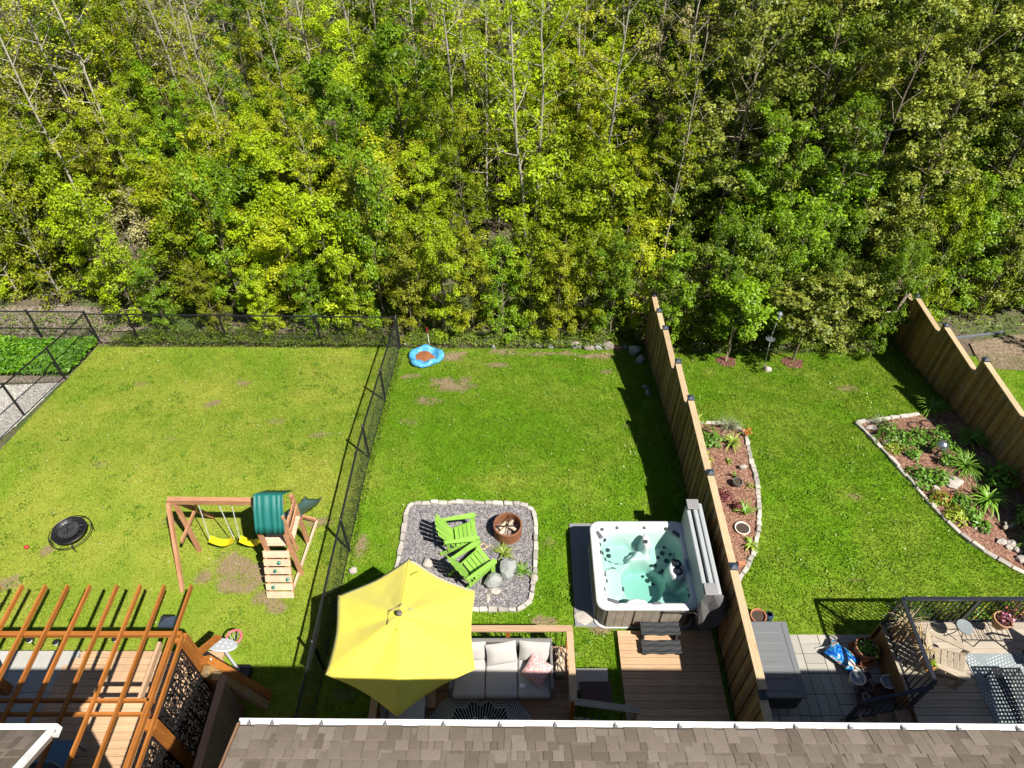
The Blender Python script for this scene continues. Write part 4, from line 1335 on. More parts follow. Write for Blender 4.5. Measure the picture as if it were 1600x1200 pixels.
t = thing('door_mat', 'dark coarse mat on the ground step next to the sofa deck', 'mat', (1.62, 5.62, 0))
m = MB(); m.box((1.64, 5.56, .235), (.62, .40, .02)); m.build('backing', plain('mat_rubber', (.05, .04, .04), .9), t)
r_ = random.Random(2)
m = MB()
for k in range(38): m.box((1.345 + k * .016, 5.56, .252), (.007, .385, .016))
o = m.build('bristles', plain('mat_fibre', (.16, .11, .10), .95, .5, 30), t); o['kind'] = 'stuff'

# ---- sofa
CUSH = plain('light_grey_cushion', (.40, .385, .37), .95, .1, 6, bump=.25, bs=150)
CUSH2 = plain('grey_cushion', (.36, .37, .39), .95, .1, 6, bump=.25, bs=150)
WICKER = plain('grey_wicker', (.16, .155, .15), .7, .35, 30, bump=.5, bs=60)


def pillow(name, c, d, rot, mat, parent, puff=1.0):
    n = 8
    vs = []; fs = []
    for sgn in (1, -1):
        for i in range(n + 1):
            for j in range(n + 1):
                u = -1 + 2 * i / n; v = -1 + 2 * j / n
                e = (max(0.0, 1 - abs(u) ** 2.6) * max(0.0, 1 - abs(v) ** 2.6)) ** .42
                pin = 1 - .06 * (abs(u) ** 2 * (1 - abs(v)) + 0) 
                vs.append((u * d[0] / 2 * (1 - .05 * (1 - v * v)), v * d[1] / 2 * (1 - .05 * (1 - u * u)), sgn * d[2] / 2 * e * puff))
    N = (n + 1) ** 2
    for s in (0, 1):
        for i in range(n):
            for j in range(n):
                a = s * N + i * (n + 1) + j
                q = (a, a + n + 1, a + n + 2, a + 1)
                fs.append(q if s == 0 else q[::-1])
    m = MB(); m.add(vs, fs)
    o = m.build(name, mat, parent, smooth=True, rot=rot)
    o.location = c
    return o


t = thing('sofa', 'grey cushioned outdoor sofa against the cedar railing', 'sofa', (-.2, 5.8, DZ))
m = MB(); m.box((-.20, 5.78, DZ + .15), (1.96, .88, .22)); m.build('frame', WICKER, t, bevel=.02)
m = MB(); m.box((-.20, 6.20, DZ + .42), (1.96, .08, .72)); m.build('backrest', WICKER, t, bevel=.02)
for x in (.755, -1.155):
    m = MB(); m.box((x, 5.78, DZ + .34), (.055, .90, .52)); m.build('armrest', WICKER, t, bevel=.02)
for (x, y) in ((-1.1, 5.4), (.72, 5.4), (-1.1, 6.15), (.72, 6.15)):
    m = MB(); m.box((x, y, DZ + .03), (.05, .05, .06)); m.build('foot', BLACK_METAL, t)
for k in range(3):
    m = MB(); m.box((-.82 + k * .622, 5.70, DZ + .335), (.612, .86, .15)); m.build('seat_cushion', CUSH, t, bevel=.045, seg=4, smooth=True)
for (x, rz, tilt, y) in ((-.80, .02, 68, 6.08), (-.20, .16, 55, 6.03), (.43, -.07, 62, 6.07)):
    pillow('back_cushion', (x, y - .02, DZ + .60), (.60, .46, .2), (math.radians(tilt), 0, rz), CUSH, t)
PINKC = None


def pink_mat():
    m, nt, b = new_mat('pink_patterned_fabric')
    tc = nt.nodes.new('ShaderNodeTexCoord')
    v = nd(nt, 'ShaderNodeTexVoronoi', Scale=16.0, feature='DISTANCE_TO_EDGE'); nt.links.new(tc.outputs['Object'], v.inputs['Vector'])
    n = noise_out(nt, tc.outputs['Object'], 9, 4, .6)
    c = ramp(nt, v.outputs['Distance'], ((.04, (.66, .50, .47)), (.12, (.56, .27, .27))))
    c = val_mul(nt, c, n, .75, 1.2)
    nt.links.new(c, b.inputs['Base Color']); b.inputs['Roughness'].default_value = .95
    return m


pillow('throw_pillow', (.47, 5.70, DZ + .56), (.46, .46, .18), (math.radians(24), math.radians(8), math.radians(-32)), pink_mat(), None)
tag(bpy.data.objects['throw_pillow'], 'pink patterned throw pillow on the right end of the sofa', 'pillow')
m = MB(); m.box((.20, 5.47, DZ + .417), (.10, .07, .006)); tag(m.build('paper_tag', plain('white_paper', (.75, .76, .78), .8), rot=None), 'small white tag lying on the sofa seat below the pink pillow', 'tag')
t = thing('sofa_section', 'grey cushioned sofa section half under the front of the umbrella', 'sofa', (-2.0, 4.4, DZ))
m = MB(); m.box((-2.0, 4.35, DZ + .15), (.74, 1.9, .22)); m.build('frame', WICKER, t, bevel=.02)
m = MB(); m.box((-2.34, 4.35, DZ + .42), (.07, 1.9, .70)); m.build('backrest', WICKER, t, bevel=.02)
for k in range(3):
    m = MB(); m.box((-1.96, 3.72 + k * .63, DZ + .335), (.68, .62, .15)); m.build('seat_cushion', CUSH2, t, bevel=.045, seg=4, smooth=True)
m = MB(); m.box((-1.72, 5.33, DZ + .24), (.56, .40, .03)); m.box((-1.95, 5.33, DZ + .11), (.04, .36, .22)); m.box((-1.49, 5.33, DZ + .11), (.04, .36, .22)); tag(m.build('side_table', W_DECKDARK), 'low brown side table between the two sofas', 'table')


def rug_mat():
    m, nt, b = new_mat('mandala_rug_weave')
    tc = nt.nodes.new('ShaderNodeTexCoord')
    sx = nt.nodes.new('ShaderNodeSeparateXYZ'); nt.links.new(tc.outputs['Object'], sx.inputs[0])

    def mth(op, a, b_=None, c_=None):
        n = nd(nt, 'ShaderNodeMath', operation=op)
        for i, v in enumerate((a, b_, c_)):
            if v is None: continue
            if isinstance(v, (int, float)): n.inputs[i].default_value = v
            else: nt.links.new(v, n.inputs[i])
        return n.outputs[0]
    ang = mth('ARCTAN2', sx.outputs[1], sx.outputs[0])
    r = mth('SQRT', mth('ADD', mth('MULTIPLY', sx.outputs[0], sx.outputs[0]), mth('MULTIPLY', sx.outputs[1], sx.outputs[1])))
    # petals: sixteen points whose tips swing in and out
    pet = mth('ABSOLUTE', mth('SUBTRACT', mth('FRACT', mth('MULTIPLY', ang, 16 / (2 * PI))), .5))       # 0..0.5
    rr = mth('ADD', r, mth('MULTIPLY', pet, .22))
    st = mth('FRACT', mth('MULTIPLY', ang, 80 / (2 * PI)))
    stripes = mth('LESS_THAN', st, .2)
    rings = mth('LESS_THAN', mth('FRACT', mth('MULTIPLY', rr, 26.0)), .42)
    band = mth('MULTIPLY', mth('GREATER_THAN', rr, .56), mth('LESS_THAN', rr, .86))
    line = mth('LESS_THAN', mth('ABSOLUTE', mth('SUBTRACT', rr, .56)), .008)
    line2 = mth('LESS_THAN', mth('ABSOLUTE', mth('SUBTRACT', rr, .86)), .008)
    w = mth('ADD', mth('MULTIPLY', band, stripes), mth('MULTIPLY', mth('SUBTRACT', 1.0, band), rings))
    w = mth('MINIMUM', mth('ADD', mth('ADD', w, line), line2), 1.0)
    c = mixc(nt, w, (.010, .010, .014), (.58, .59, .58))
    nt.links.new(c, b.inputs['Base Color']); b.inputs['Roughness'].default_value = .95
    return m


m = MB(); m.lathe([(.001, .008), (1.10, .008), (1.11, .0), (1.10, -.004)], 64); o = m.build('round_rug', rug_mat(), loc=(-.60, 4.50, DZ + .010))
tag(o, 'round black and white mandala rug on the sofa deck', 'rug')
# firewood stack by the sofa
t = thing('firewood_bag', 'open bag of split firewood between the sofa and the railing', 'firewood', (.93, 5.98, DZ))
m = MB(); m.box((.93, 5.98, DZ + .11), (.22, .46, .22)); m.build('bag', plain('burlap', (.30, .24, .17), .95, .3, 20, bump=.5), t, bevel=.04, seg=3)
r_ = random.Random(4)
for k in range(9):
    m = MB(); x = .86 + .07 * (k % 3); y = 5.82 + .13 * (k // 3); a = r_.uniform(-.7, .7)
    m.tube([(x, y, DZ + .20), (x + .08 * math.sin(a), y + .13 * math.cos(a), DZ + .36 + r_.uniform(-.05, .05))], .034, 6); m.build('log', W_LOG, t)

# ================================================================== hot tub
poly_sheet('concrete_pad', TUBPAD, .045, plain('dark_concrete', (.20, .20, .21), .9, .2, 6, bump=.3))
ACR = plain('white_acrylic', (.56, .575, .58), .22, .05, 3, spec=.5)
SHELLIN = plain('aqua_white_acrylic', (.50, .535, .53), .3, .10, 2.2, spec=.4)
CAB = wood('grey_cabinet_panel', (.20, .17, .135), (.32, .28, .235), rough=.6, rnd=.06, gs=4, blotch=.12)
CABTRIM = plain('grey_cabinet_trim', (.16, .14, .125), .6, .15)
JET = plain('dark_grey_jet', (.035, .045, .05), .35, .4, 30)
PILLOW_T = plain('grey_headrest', (.10, .105, .115), .6, .2, 10)
X0, X1, Y0, Y1, TZ = 1.72, 3.84, 6.93, 9.06, .92
CX, CY = (X0 + X1) / 2, (Y0 + Y1) / 2
t = thing('hot_tub', 'square white acrylic hot tub with grey cabinet filled with aqua water', 'hot tub', (CX, CY, .05))


def rrect(hx, hy, r, n=7):
    P = []
    for (sx, sy, a) in ((1, 1, 0), (-1, 1, 90), (-1, -1, 180), (1, -1, 270)):
        for k in range(n + 1):
            q = math.radians(a + 90 * k / n)
            P.append((sx * (hx - r) + r * math.cos(q), sy * (hy - r) + r * math.sin(q)))
    return P


def ringset(rings):
    """rings: list of (points, z) with equal counts, joined in order"""
    m = MB(); n = len(rings[0][0]); vs = []; fs = []
    for P, z in rings: vs += [(CX + x, CY + y, z) for x, y in P]
    for j in range(len(rings) - 1):
        for k in range(n):
            a = j * n + k; b = j * n + (k + 1) % n
            fs.append((a, b, b + n, a + n))
    m.add(vs, fs)
    return m


HX, HY = (X1 - X0) / 2, (Y1 - Y0) / 2
m = ringset([(rrect(HX - .06, HY - .06, .20), TZ - .08), (rrect(HX, HY, .22), TZ - .06), (rrect(HX, HY, .22), TZ - .015), (rrect(HX - .025, HY - .025, .21), TZ), (rrect(HX - .12, HY - .12, .19), TZ), (rrect(HX - .17, HY - .17, .20), TZ - .05)])
m.build('rim', ACR, t, smooth=True)
m = ringset([(rrect(HX - .07, HY - .07, .20), .06), (rrect(HX - .05, HY - .05, .20), TZ - .075)]); m.build('cabinet', CABTRIM, t, smooth=False)
for k in range(3):
    for sgn, ax in ((-1, 'y'), (1, 'y'), (-1, 'x'), (1, 'x')):
        m = MB(); w = .52; u = (k - 1) * .56
        for s in range(3):
            uu = u + (s - 1) * .172
            if ax == 'y': m.box((CX + uu, CY + sgn * (HY - .045), .46), (.165, .02, .72))
            else: m.box((CX + sgn * (HX - .045), CY + uu, .46), (.02, .165, .72))
        m.build('cabinet_panel', CAB, t)
m = ringset([(rrect(HX - .02, HY - .02, .22), .05), (rrect(HX - .02, HY - .02, .22), .09), (rrect(HX - .06, HY - .06, .2), .10)]); m.build('base_skirt', plain('pale_base', (.5, .49, .47), .6), t)
# sculpted shell: a height field of seats, lounger and foot well
n = 84
gxs = np.linspace(-HX + .13, HX - .13, n); gys = np.linspace(-HY + .13, HY - .13, n)
GX, GY = np.meshgrid(gxs, gys)


def sm(a, b, x):
    q = np.clip((x - a) / (b - a), 0, 1); return q * q * (3 - 2 * q)


edge = np.minimum(HX - .13 - np.abs(GX), HY - .13 - np.abs(GY))
cor = np.hypot(np.maximum(np.abs(GX) - (HX - .50), 0), np.maximum(np.abs(GY) - (HY - .50), 0))
edge = np.minimum(edge, .37 - cor)
Z = -.03 - .40 * sm(.0, .24, edge)                                  # walls down to the seats
well = np.hypot((GX - .02) / .46, (GY + .22) / .48)
Z -= .36 * sm(1.04, .92, well)                                     # foot well
s2 = np.hypot((GX - .58) / .36, (GY - .36) / .46); Z = np.where(s2 < 1.15, np.minimum(Z, -.08 - .44 * sm(1.10, .80, s2)), Z)      # right bucket seat
s3 = np.hypot((GX - .46) / .42, (GY + .66) / .26); Z = np.where(s3 < 1.15, np.minimum(Z, -.10 - .42 * sm(1.08, .8, s3)), Z)        # front right seat
s4 = np.hypot((GX + .42) / .40, (GY - .52) / .30); Z -= .10 * sm(1.0, .8, s4)
s5 = np.hypot((GX + .62) / .26, (GY + .30) / .42); Z += .12 * sm(1.05, .8, s5)                                                     # raised lounger side
s6 = np.hypot((GX + .0) / .30, (GY - .34) / .16); Z += .14 * sm(1.05, .75, s6)
nb = np.hypot((GX - .16) / .13, (GY - .58) / .26); Z = np.where(nb < 1.05, np.maximum(Z, -.46 + .44 * sm(1.05, .55, nb)), Z)                               # divider knob
nf = np.hypot((GX + .22) / .34, (GY + .90) / .16); Z = np.where(nf < 1.0, np.maximum(Z, -.46 + .42 * sm(1.0, .6, nf)), Z)                                  # moulded shelf at the front
fl = np.hypot((GX - .72) / .22, (GY + .12) / .30); Z = np.where(fl < 1.05, np.maximum(Z, -.46 + .42 * sm(1.05, .7, fl)), Z)                                # filter shelf
V = np.stack([GX.ravel() + CX, GY.ravel() + CY, Z.ravel() + TZ], 1)
i = (np.arange(n - 1)[None, :] + n * np.arange(n - 1)[:, None]).ravel()
np_mesh('shell', V, np.stack([i, i + 1, i + n + 1, i + n], 1), SHELLIN, parent=t, smooth=True)


def zt(x, y):
    a = int(np.clip(round((x - gxs[0]) / (gxs[1] - gxs[0])), 1, n - 2)); b = int(np.clip(round((y - gys[0]) / (gys[1] - gys[0])), 1, n - 2))
    dx = (Z[b, a + 1] - Z[b, a - 1]) / (2 * (gxs[1] - gxs[0])); dy = (Z[b + 1, a] - Z[b - 1, a]) / (2 * (gys[1] - gys[0]))
    return Z[b, a] + TZ, Vector((-dx, -dy, 1)).normalized()


def tubpx(u, v):                                                   # layout of the fittings in a 0..1 square seen from above
    return (u - .5) * 2 * HX, (.5 - v) * 2 * HY


JETS = [(.13, .10, .03), (.16, .155, .034), (.20, .20, .04), (.10, .24, .036), (.205, .27, .04), (.125, .31, .034), (.155, .345, .034), (.205, .345, .036), (.095, .345, .032), (.28, .375, .034), (.235, .45, .032), (.29, .07, .03),
        (.575, .07, .03), (.565, .25, .036), (.77, .24, .042), (.72, .29, .03), (.80, .33, .042), (.88, .33, .042), (.85, .255, .026), (.80, .17, .026), (.675, .385, .03), (.635, .405, .03), (.74, .445, .03), (.71, .47, .03), (.84, .40, .028), (.90, .25, .026), (.80, .08, .03),
        (.12, .565, .026), (.115, .61, .026), (.13, .66, .026), (.10, .745, .032), (.54, .80, .03), (.62, .79, .032), (.60, .49, .04), (.65, .53, .026), (.555, .44, .026), (.77, .88, .035), (.83, .885, .03), (.88, .875, .03), (.925, .83, .034), (.815, .515, .028)]
for (u, v, rr) in JETS:
    x, y = tubpx(u, v); z, nm = zt(x, y)
    m = MB()
    q = nm.to_track_quat('Z', 'Y')
    rr *= 1.3
    prof = [(.001, .010), (rr * .45, .012), (rr * .55, .020), (rr, .016), (rr * 1.02, .0)]
    mm = MB(); mm.lathe(prof, 12)
    mm.v = [tuple(q @ Vector(p) + Vector((CX + x, CY + y, z))) for p in mm.v]
    mm.build('jet', JET, t, smooth=False)
for (u, v, w, h, rz) in ((.095, .165, .20, .08, -1.0), (.90, .145, .20, .10, -.75), (.30, .62, .03, .10, 0), (.30, .71, .03, .10, 0), (.165, .905, .22, .07, -.35), (.58, .935, .18, .06, .05)):
    x, y = tubpx(u, v); z, nm = zt(x, y)
    m = MB(); m.box((0, 0, 0), (w, h, .05)); o = m.build('headrest', PILLOW_T, t, bevel=.02, seg=3, rot=(0, 0, rz)); o.location = (CX + x, CY + y, z + .03)
m = MB()
x, y = tubpx(.845, .54)
for dy in (.09, -.09): m.lathe([(.05, .0), (.05, .012), (.085, .014), (.10, .006), (.10, -.03)], 18, (CX + x, CY + y + dy, TZ - .03))
m.build('filter_cap', BLACK_METAL, t)
m = MB(); x, y = tubpx(.945, .53); m.box((CX + x, CY + y, TZ + .006), (.10, .34, .012)); cp = m.build('control_panel', plain('panel_blue_grey', (.30, .40, .46), .4), t, bevel=.02)
for k in range(4):
    m = MB(); m.lathe([(.001, .008), (.016, .008), (.016, 0)], 10, (CX + x, CY + y - .10 + k * .065, TZ + .012)); m.build('button', JET, cp)
m = MB(); x, y = tubpx(.25, .955); m.box((CX + x, CY + y, TZ + .004), (.13, .07, .01)); m.build('badge', plain('badge_grey', (.62, .68, .72), .4), t)


def water_mat():
    m, nt, b = new_mat('clear_aqua_water')
    tr = nt.nodes.new('ShaderNodeBsdfTransparent'); tr.inputs[0].default_value = (.97, .99, .99, 1)
    gl = nt.nodes.new('ShaderNodeBsdfGlossy'); gl.inputs['Roughness'].default_value = .03
    fr = nd(nt, 'ShaderNodeFresnel', IOR=1.33)
    tc = nt.nodes.new('ShaderNodeTexCoord')
    bp = nd(nt, 'ShaderNodeBump', Strength=.25, Distance=.02); nt.links.new(noise_out(nt, tc.outputs['Object'], 7, 3, .5), bp.inputs['Height'])
    nt.links.new(bp.outputs[0], gl.inputs['Normal']); nt.links.new(bp.outputs[0], fr.inputs['Normal'])
    mx = nt.nodes.new('ShaderNodeMixShader')
    nt.links.new(fr.outputs[0], mx.inputs[0]); nt.links.new(tr.outputs[0], mx.inputs[1]); nt.links.new(gl.outputs[0], mx.inputs[2])
    nt.links.new(mx.outputs[0], nt.nodes['Material Output'].inputs['Surface'])
    va = nt.nodes.new('ShaderNodeVolumeAbsorption'); va.inputs['Color'].default_value = (.24, .82, .68, 1); va.inputs['Density'].default_value = .85
    nt.links.new(va.outputs[0], nt.nodes['Material Output'].inputs['Volume'])
    return m


m = MB(); m.prism([(CX + x, CY + y) for x, y in rrect(HX - .13, HY - .13, .22)], .02, TZ - .10); m.build('water', water_mat(), t)

# cover folded on its lifter between tub and fence
VINYL = plain('grey_white_vinyl', (.34, .36, .37), .5, .10, 3)
VINYLF = plain('dark_vinyl_skirt', (.10, .098, .10), .75, .35, 6, bump=.8, bs=14, spec=.25)
VINYLD = plain('grey_vinyl_flap', (.22, .215, .22), .6, .25, 6, bump=.5, bs=9)
t = thing('tub_cover', 'folded grey white hot tub cover standing on edge against the fence', 'cover', (3.95, 8.0, .5))
for (x, tp, mt) in ((3.82, 1.52, VINYL), (3.94, 1.60, VINYL), (4.055, 1.60, VINYL)):
    m = MB(); m.box((x, 7.98, (tp + .62) / 2), (.095, 2.16, tp - .62)); m.build('foam_panel', mt, t, bevel=.025, seg=3)
for (y, w) in ((9.0, .16), (7.0, .16)):
    m = MB(); m.box((3.90, y, 1.635 if y > 8 else 1.62), (.26, w * 1.6, .03)); m.build('corner_flap', VINYLD, t, bevel=.01)
m = MB()
vs = [(3.70, 6.93, 1.50), (3.92, 6.90, 1.62), (4.14, 6.90, 1.64), (4.25, 6.86, 1.30), (4.24, 6.62, 1.08), (4.0, 6.60, .78), (3.78, 6.62, .62), (3.66, 6.78, .80), (3.86, 6.84, 1.20), (4.08, 6.66, 1.40), (3.97, 6.80, 1.02), (3.80, 6.60, .90)]
m.add(vs, [(0, 1, 8), (1, 2, 9), (1, 9, 8), (2, 3, 9), (3, 4, 9), (9, 4, 10), (8, 9, 10), (4, 5, 10), (5, 6, 11), (5, 11, 10), (8, 10, 11), (0, 8, 11), (0, 11, 7), (7, 11, 6)])
o = m.build('skirt_flap', VINYLF, t, subd=1); sd = o.modifiers.new('thick', 'SOLIDIFY'); sd.thickness = .01
for p in ([(3.70, 6.95, .60), (3.52, 6.86, .92), (3.62, 6.80, 1.05), (3.90, 6.72, .90)], [(3.1, 6.89, .86), (3.46, 6.88, .88), (3.6, 6.84, .96)]):
    m = MB(); m.tube(p, .016, 8); m.build('lifter_arm', BLACK_METAL, t)

# lower deck and tub steps
plank_deck('low tan plank deck in front of the hot tub', 2.20, 4.17, 2.4, 6.86, .15, W_DECK, seed=9, fascia=W_DECKDARK)
STEPM = plain('charcoal_step_plastic', (.032, .034, .037), .75, .25, 8, spec=.25)
t = thing('tub_steps', 'charcoal plastic two tread steps at the front of the hot tub', 'steps', (3.03, 6.65, .15))
for (y, z, d) in ((6.78, .46, .28), (6.46, .30, .28)):
    nx, ny = 26, 8
    vs = []; fs = []
    for j in range(ny + 1):
        for k in range(nx + 1):
            x = 2.64 + .80 * k / nx; f = k / nx
            vs.append((x, y - d / 2 + d * j / ny - .03 * math.cos((f - .5) * 2.2), z + .010 * math.sin(j * 1.9 + .7 * math.sin(f * 2 * PI * 2.5))))
    for j in range(ny):
        for k in range(nx):
            a = j * (nx + 1) + k; fs.append((a, a + 1, a + nx + 2, a + nx + 1))
    m = MB(); m.add(vs, fs); o = m.build('tread', STEPM, t, smooth=False); sd = o.modifiers.new('thick', 'SOLIDIFY'); sd.thickness = .04; sd.offset = -1
for x in (2.70, 3.38):
    m = MB(); m.prism([(6.36, .16), (6.92, .16), (6.92, .43), (6.66, .43), (6.62, .27), (6.36, .27)], -.02, .02)
    m.v = [(x + c, a, b) for a, b, c in m.v]; m.build('side', STEPM, t)
for x in (2.70, 3.38):
    m = MB(); m.tube([(x, 6.33, .19), (x, 6.39, .19)], .04, 10); m.build('foot', BLACK_METAL, t)

# ================================================================== back of the middle yard
TARP = plain('blue_pool_vinyl', (.05, .30, .56), .35, .35, 7, dirt=(.35, .55, .68))
t = thing('wading_pool', 'crumpled blue wading pool holding wet sand at the back of the lawn', 'pool', (-2.73, 16.5, gz(16.5)))
cx, cy = -2.73, 16.46; g0 = gz(16.46)
N = 30; vs = []; fs = []
rr_ = random.Random(5)
wob = [1 + .06 * math.sin(3 * k * 2 * PI / N + 1) + rr_.uniform(-.03, .03) for k in range(N)]
for (r, z) in ((.50, .01), (.56, .06), (.55, .13), (.47, .19), (.40, .17), (.35, .10), (.31, .06), (.02, .05)):
    for k in range(N):
        q = 2 * PI * k / N; x = cx + r * wob[k] * math.cos(q); y = cy + r * wob[k] * math.sin(q) * 1.02
        vs.append((x, y, gz(y) + z * (1 + .3 * math.sin(5 * q)) + .01))
for j in range(7):
    for k in range(N):
        fs.append((j * N + k, j * N + (k + 1) % N, (j + 1) * N + (k + 1) % N, (j + 1) * N + k))
m = MB(); m.add(vs, fs); m.build('tub_wall', TARP, t, smooth=True)
m = MB(); m.blob((cx - .02, cy + .0, g0 + .07), (.30, .27, .07), 4, .3, 3); m.build('wet_sand', plain('wet_sand', (.24, .085, .025), .8, .5, 9, bump=.6), t)
t = thing('toy_shovel', 'red handled toy shovel standing behind the blue wading pool', 'shovel', (-2.66, 17.06, gz(17)))
m = MB(); m.tube([(-2.66, 17.06, -1.1), (-2.68, 17.10, -.55)], .014, 8); m.build('shaft', plain('pale_plastic_shaft', (.6, .6, .58), .5), t)
m = MB(); m.box((-2.685, 17.11, -.42), (.06, .025, .26)); m.build('handle', plain('red_plastic', (.22, .012, .02), .5), t, bevel=.012)
EDGEROCK = plain('grey_tan_rock', (.25, .22, .185), .9, .35, 6, bump=.5)
for k, (x, y, d, sd, hue) in enumerate(((2.47, 17.0, (.20, .12, .12), 1, 0), (2.78, 17.02, (.15, .12, .14), 2, 1), (3.10, 17.0, (.22, .10, .20), 3, 0), (3.42, 17.0, (.16, .12, .13), 4, 2), (3.66, 17.05, (.13, .12, .12), 5, 1), (2.05, 17.1, (.22, .13, .15), 6, 0), (1.25, 17.08, (.13, .1, .09), 7, 1), (.82, 17.12, (.16, .12, .1), 8, 0), (-.62, 17.1, (.11, .1, .08), 9, 1), (-3.36, 17.16, (.17, .1, .11), 10, 0), (3.9, 16.75, (.2, .17, .22), 11, 1), (4.02, 16.3, (.16, .16, .17), 12, 1), (3.95, 14.85, (.13, .1, .07), 13, 0), (3.98, 14.55, (.08, .15, .06), 14, 1))):
    m = MB(); m.blob((x, y, gz(y) + d[2] * .5), d, sd + 20, .38, 1, flat=d[2] * .8)
    mt = (EDGEROCK, BOULDER, RUST)[hue] if hue < 2 else plain('red_clay_rock', (.45, .24, .16), .9, .2, 6, bump=.4)
    tag(m.build('edge_stone', mt), ('grey edging stone in the row at the back of the middle lawn', 'white mottled edging stone in the back row', 'upright tan slab in the back row of stones', 'reddish stone in the back row beside the tan slab', 'last grey stone of the back row in the fence shade', 'pale block at the left end of the back row under the shrubs',
        'small pale stone half way along the back edge of the middle lawn', 'low pale stone at the back edge of the middle lawn', 'tiny stone near the bare patch at the back edge', 'pale stone between the blue pool and the chain fence', 'dark boulder in the shade at the far end of the middle fence', 'dark stone against the middle fence in shade', 'pale slab leaning at the foot of the middle fence', 'small grey stone on the grass at the foot of the middle fence')[k], 'rock')

# ================================================================== right yard: beds
edging('bed_edging', 'curved pale brick edging of the narrow bed along the middle fence', BED1[1:-1], .17, .11, .11, 11)
edging('bed_edging', 'long curved pale stone edging of the wide bed at the right fence', BED2[4:], .33, .095, .12, 12)
edging('bed_edging', 'short straight row of pale stones at the top of the wide bed', BED2[4:0:-1], .34, .11, .12, 13)


def G(x, y, dz=.03): return (x, y, gz(y) + dz)


# narrow bed
strap_plant('iris_clump', 'pale green iris clump at the far end of the narrow bed', G(5.82, 12.2), 40, .46, .022, L_STRAP_Y, 21, .7)
mound_plant('leafy_plant', 'bright green leafy mound beside the fence in the narrow bed', G(5.25, 12.3), .36, .32, 330, .085, L_MOUND, 22)
mound_plant('leafy_plant', 'light green small leafy mound by the fence in the narrow bed', G(4.92, 11.6), .24, .22, 160, .07, L_MOUND_Y, 23)
strap_plant('ornamental_grass', 'feathery silver grass at the corner of the narrow bed', G(5.9, 12.85), 110, .55, .006, L_SILVER, 24, .8)
mound_plant('flowering_plant', 'orange red flowering plant at the outer corner of the narrow bed', G(6.32, 12.6), .16, .16, 60, .05, L_MOUND, 25, flowers=(26, F_RED, .06))
mound_plant('flowering_plant', 'small red flowering plant next to the fence in the narrow bed', G(5.0, 12.85), .2, .14, 60, .05, L_MOUND, 26, flowers=(14, F_RED, .04))
strap_plant('iris_clump', 'yellow green sprig at the top corner of the narrow bed', G(5.15, 13.2), 22, .3, .02, L_STRAP_Y, 27)
strap_plant('iris_clump', 'small tuft in the middle of the narrow bed', G(5.55, 11.5), 12, .18, .012, L_STRAP_Y, 28)
mound_plant('purple_plant', 'dark purple leafed plant near the tub cover in the narrow bed', G(5.2, 10.35), .22, .18, 140, .07, L_PURPLE, 29)
mound_plant('purple_plant', 'dark purple plant beside the spiky tuft in the narrow bed', G(5.42, 9.98), .14, .2, 80, .07, L_PURPLE, 30)
strap_plant('spiky_tuft', 'green spiky tuft in the lower half of the narrow bed', G(5.58, 9.88), 26, .42, .016, L_STRAP, 31, .9)
strap_plant('spiky_tuft', 'low yellow green tuft at the edging of the narrow bed', G(5.52, 8.98), 18, .3, .03, L_STRAP_Y, 32)
mound_plant('flowering_plant', 'tiny yellow flowering tuft by the edging of the narrow bed', G(5.9, 10.65), .11, .1, 40, .05, L_MOUND_Y, 33)
m = MB(); m.blob(G(5.85, 11.24, .09), (.11, .07, .12), 31, .3, 1); tag(m.build('garden_rock', PALE_ROCK), 'white angular rock in the narrow bed', 'rock')
TERRA = plain('terracotta', (.42, .17, .085), .85, .2, 8, bump=.2)
SOIL = plain('potting_soil', (.05, .035, .025), .95, .4, 25, bump=.7, bs=50)
WHITEPOT = plain('white_glazed_pot', (.74, .74, .73), .35, .08)
DARKPOT = plain('dark_brown_pot', (.065, .04, .035), .6, .3)
GREYPOT = plain('grey_plastic_pot', (.08, .10, .10), .5, .3)


def pot(name, label, loc, r, h, mat, soil=True, flare=.72, plant=None, tilt=0, cat='plant pot', saucer=None):
    t = thing(name, label, cat, loc, local=True)
    t.rotation_euler = (tilt, 0, 0)
    m = MB(); m.lathe([(.001, .0), (r * flare, .0), (r * .97, h * .86), (r * 1.05, h * .87), (r * 1.05, h), (r * .93, h), (r * .9, h * .86), (r * .88, h * .8)], 24); m.build('bowl', mat, t, smooth=False)
    m = MB(); m.lathe([(r * .9, h * .8), (.001, h * .83)], 20); m.build('soil' if soil else 'inside', SOIL if soil is True else (soil or mat), t)
    if saucer:
        m = MB(); m.lathe([(.001, -.02), (r * 1.1, -.02), (r * 1.35, .03), (r * 1.30, .035), (r * 1.05, .0)], 24); m.build('saucer', saucer, t)
    return t


pot('plant_pot', 'small dark plastic pot tipped in the narrow bed', G(5.57, 10.72, .02), .11, .2, GREYPOT, tilt=.15)
strap_plant('pot_sprig', 'green sprig sprouting behind the dark pot in the narrow bed', G(5.6, 10.95), 14, .3, .014, L_STRAP, 35, .4)
pot('ring_planter', 'white ring shaped planter set in the mulch of the narrow bed', G(5.42, 9.42, .0), .17, .10, plain('cream_ceramic', (.72, .66, .56), .5), flare=.9)
m = MB(); m.box(G(5.2, 8.5, .05), (.16, .10, .07)); tag(m.build('brick_piece', TERRA, bevel=.008), 'orange brick beside a fence post in the narrow bed', 'brick')

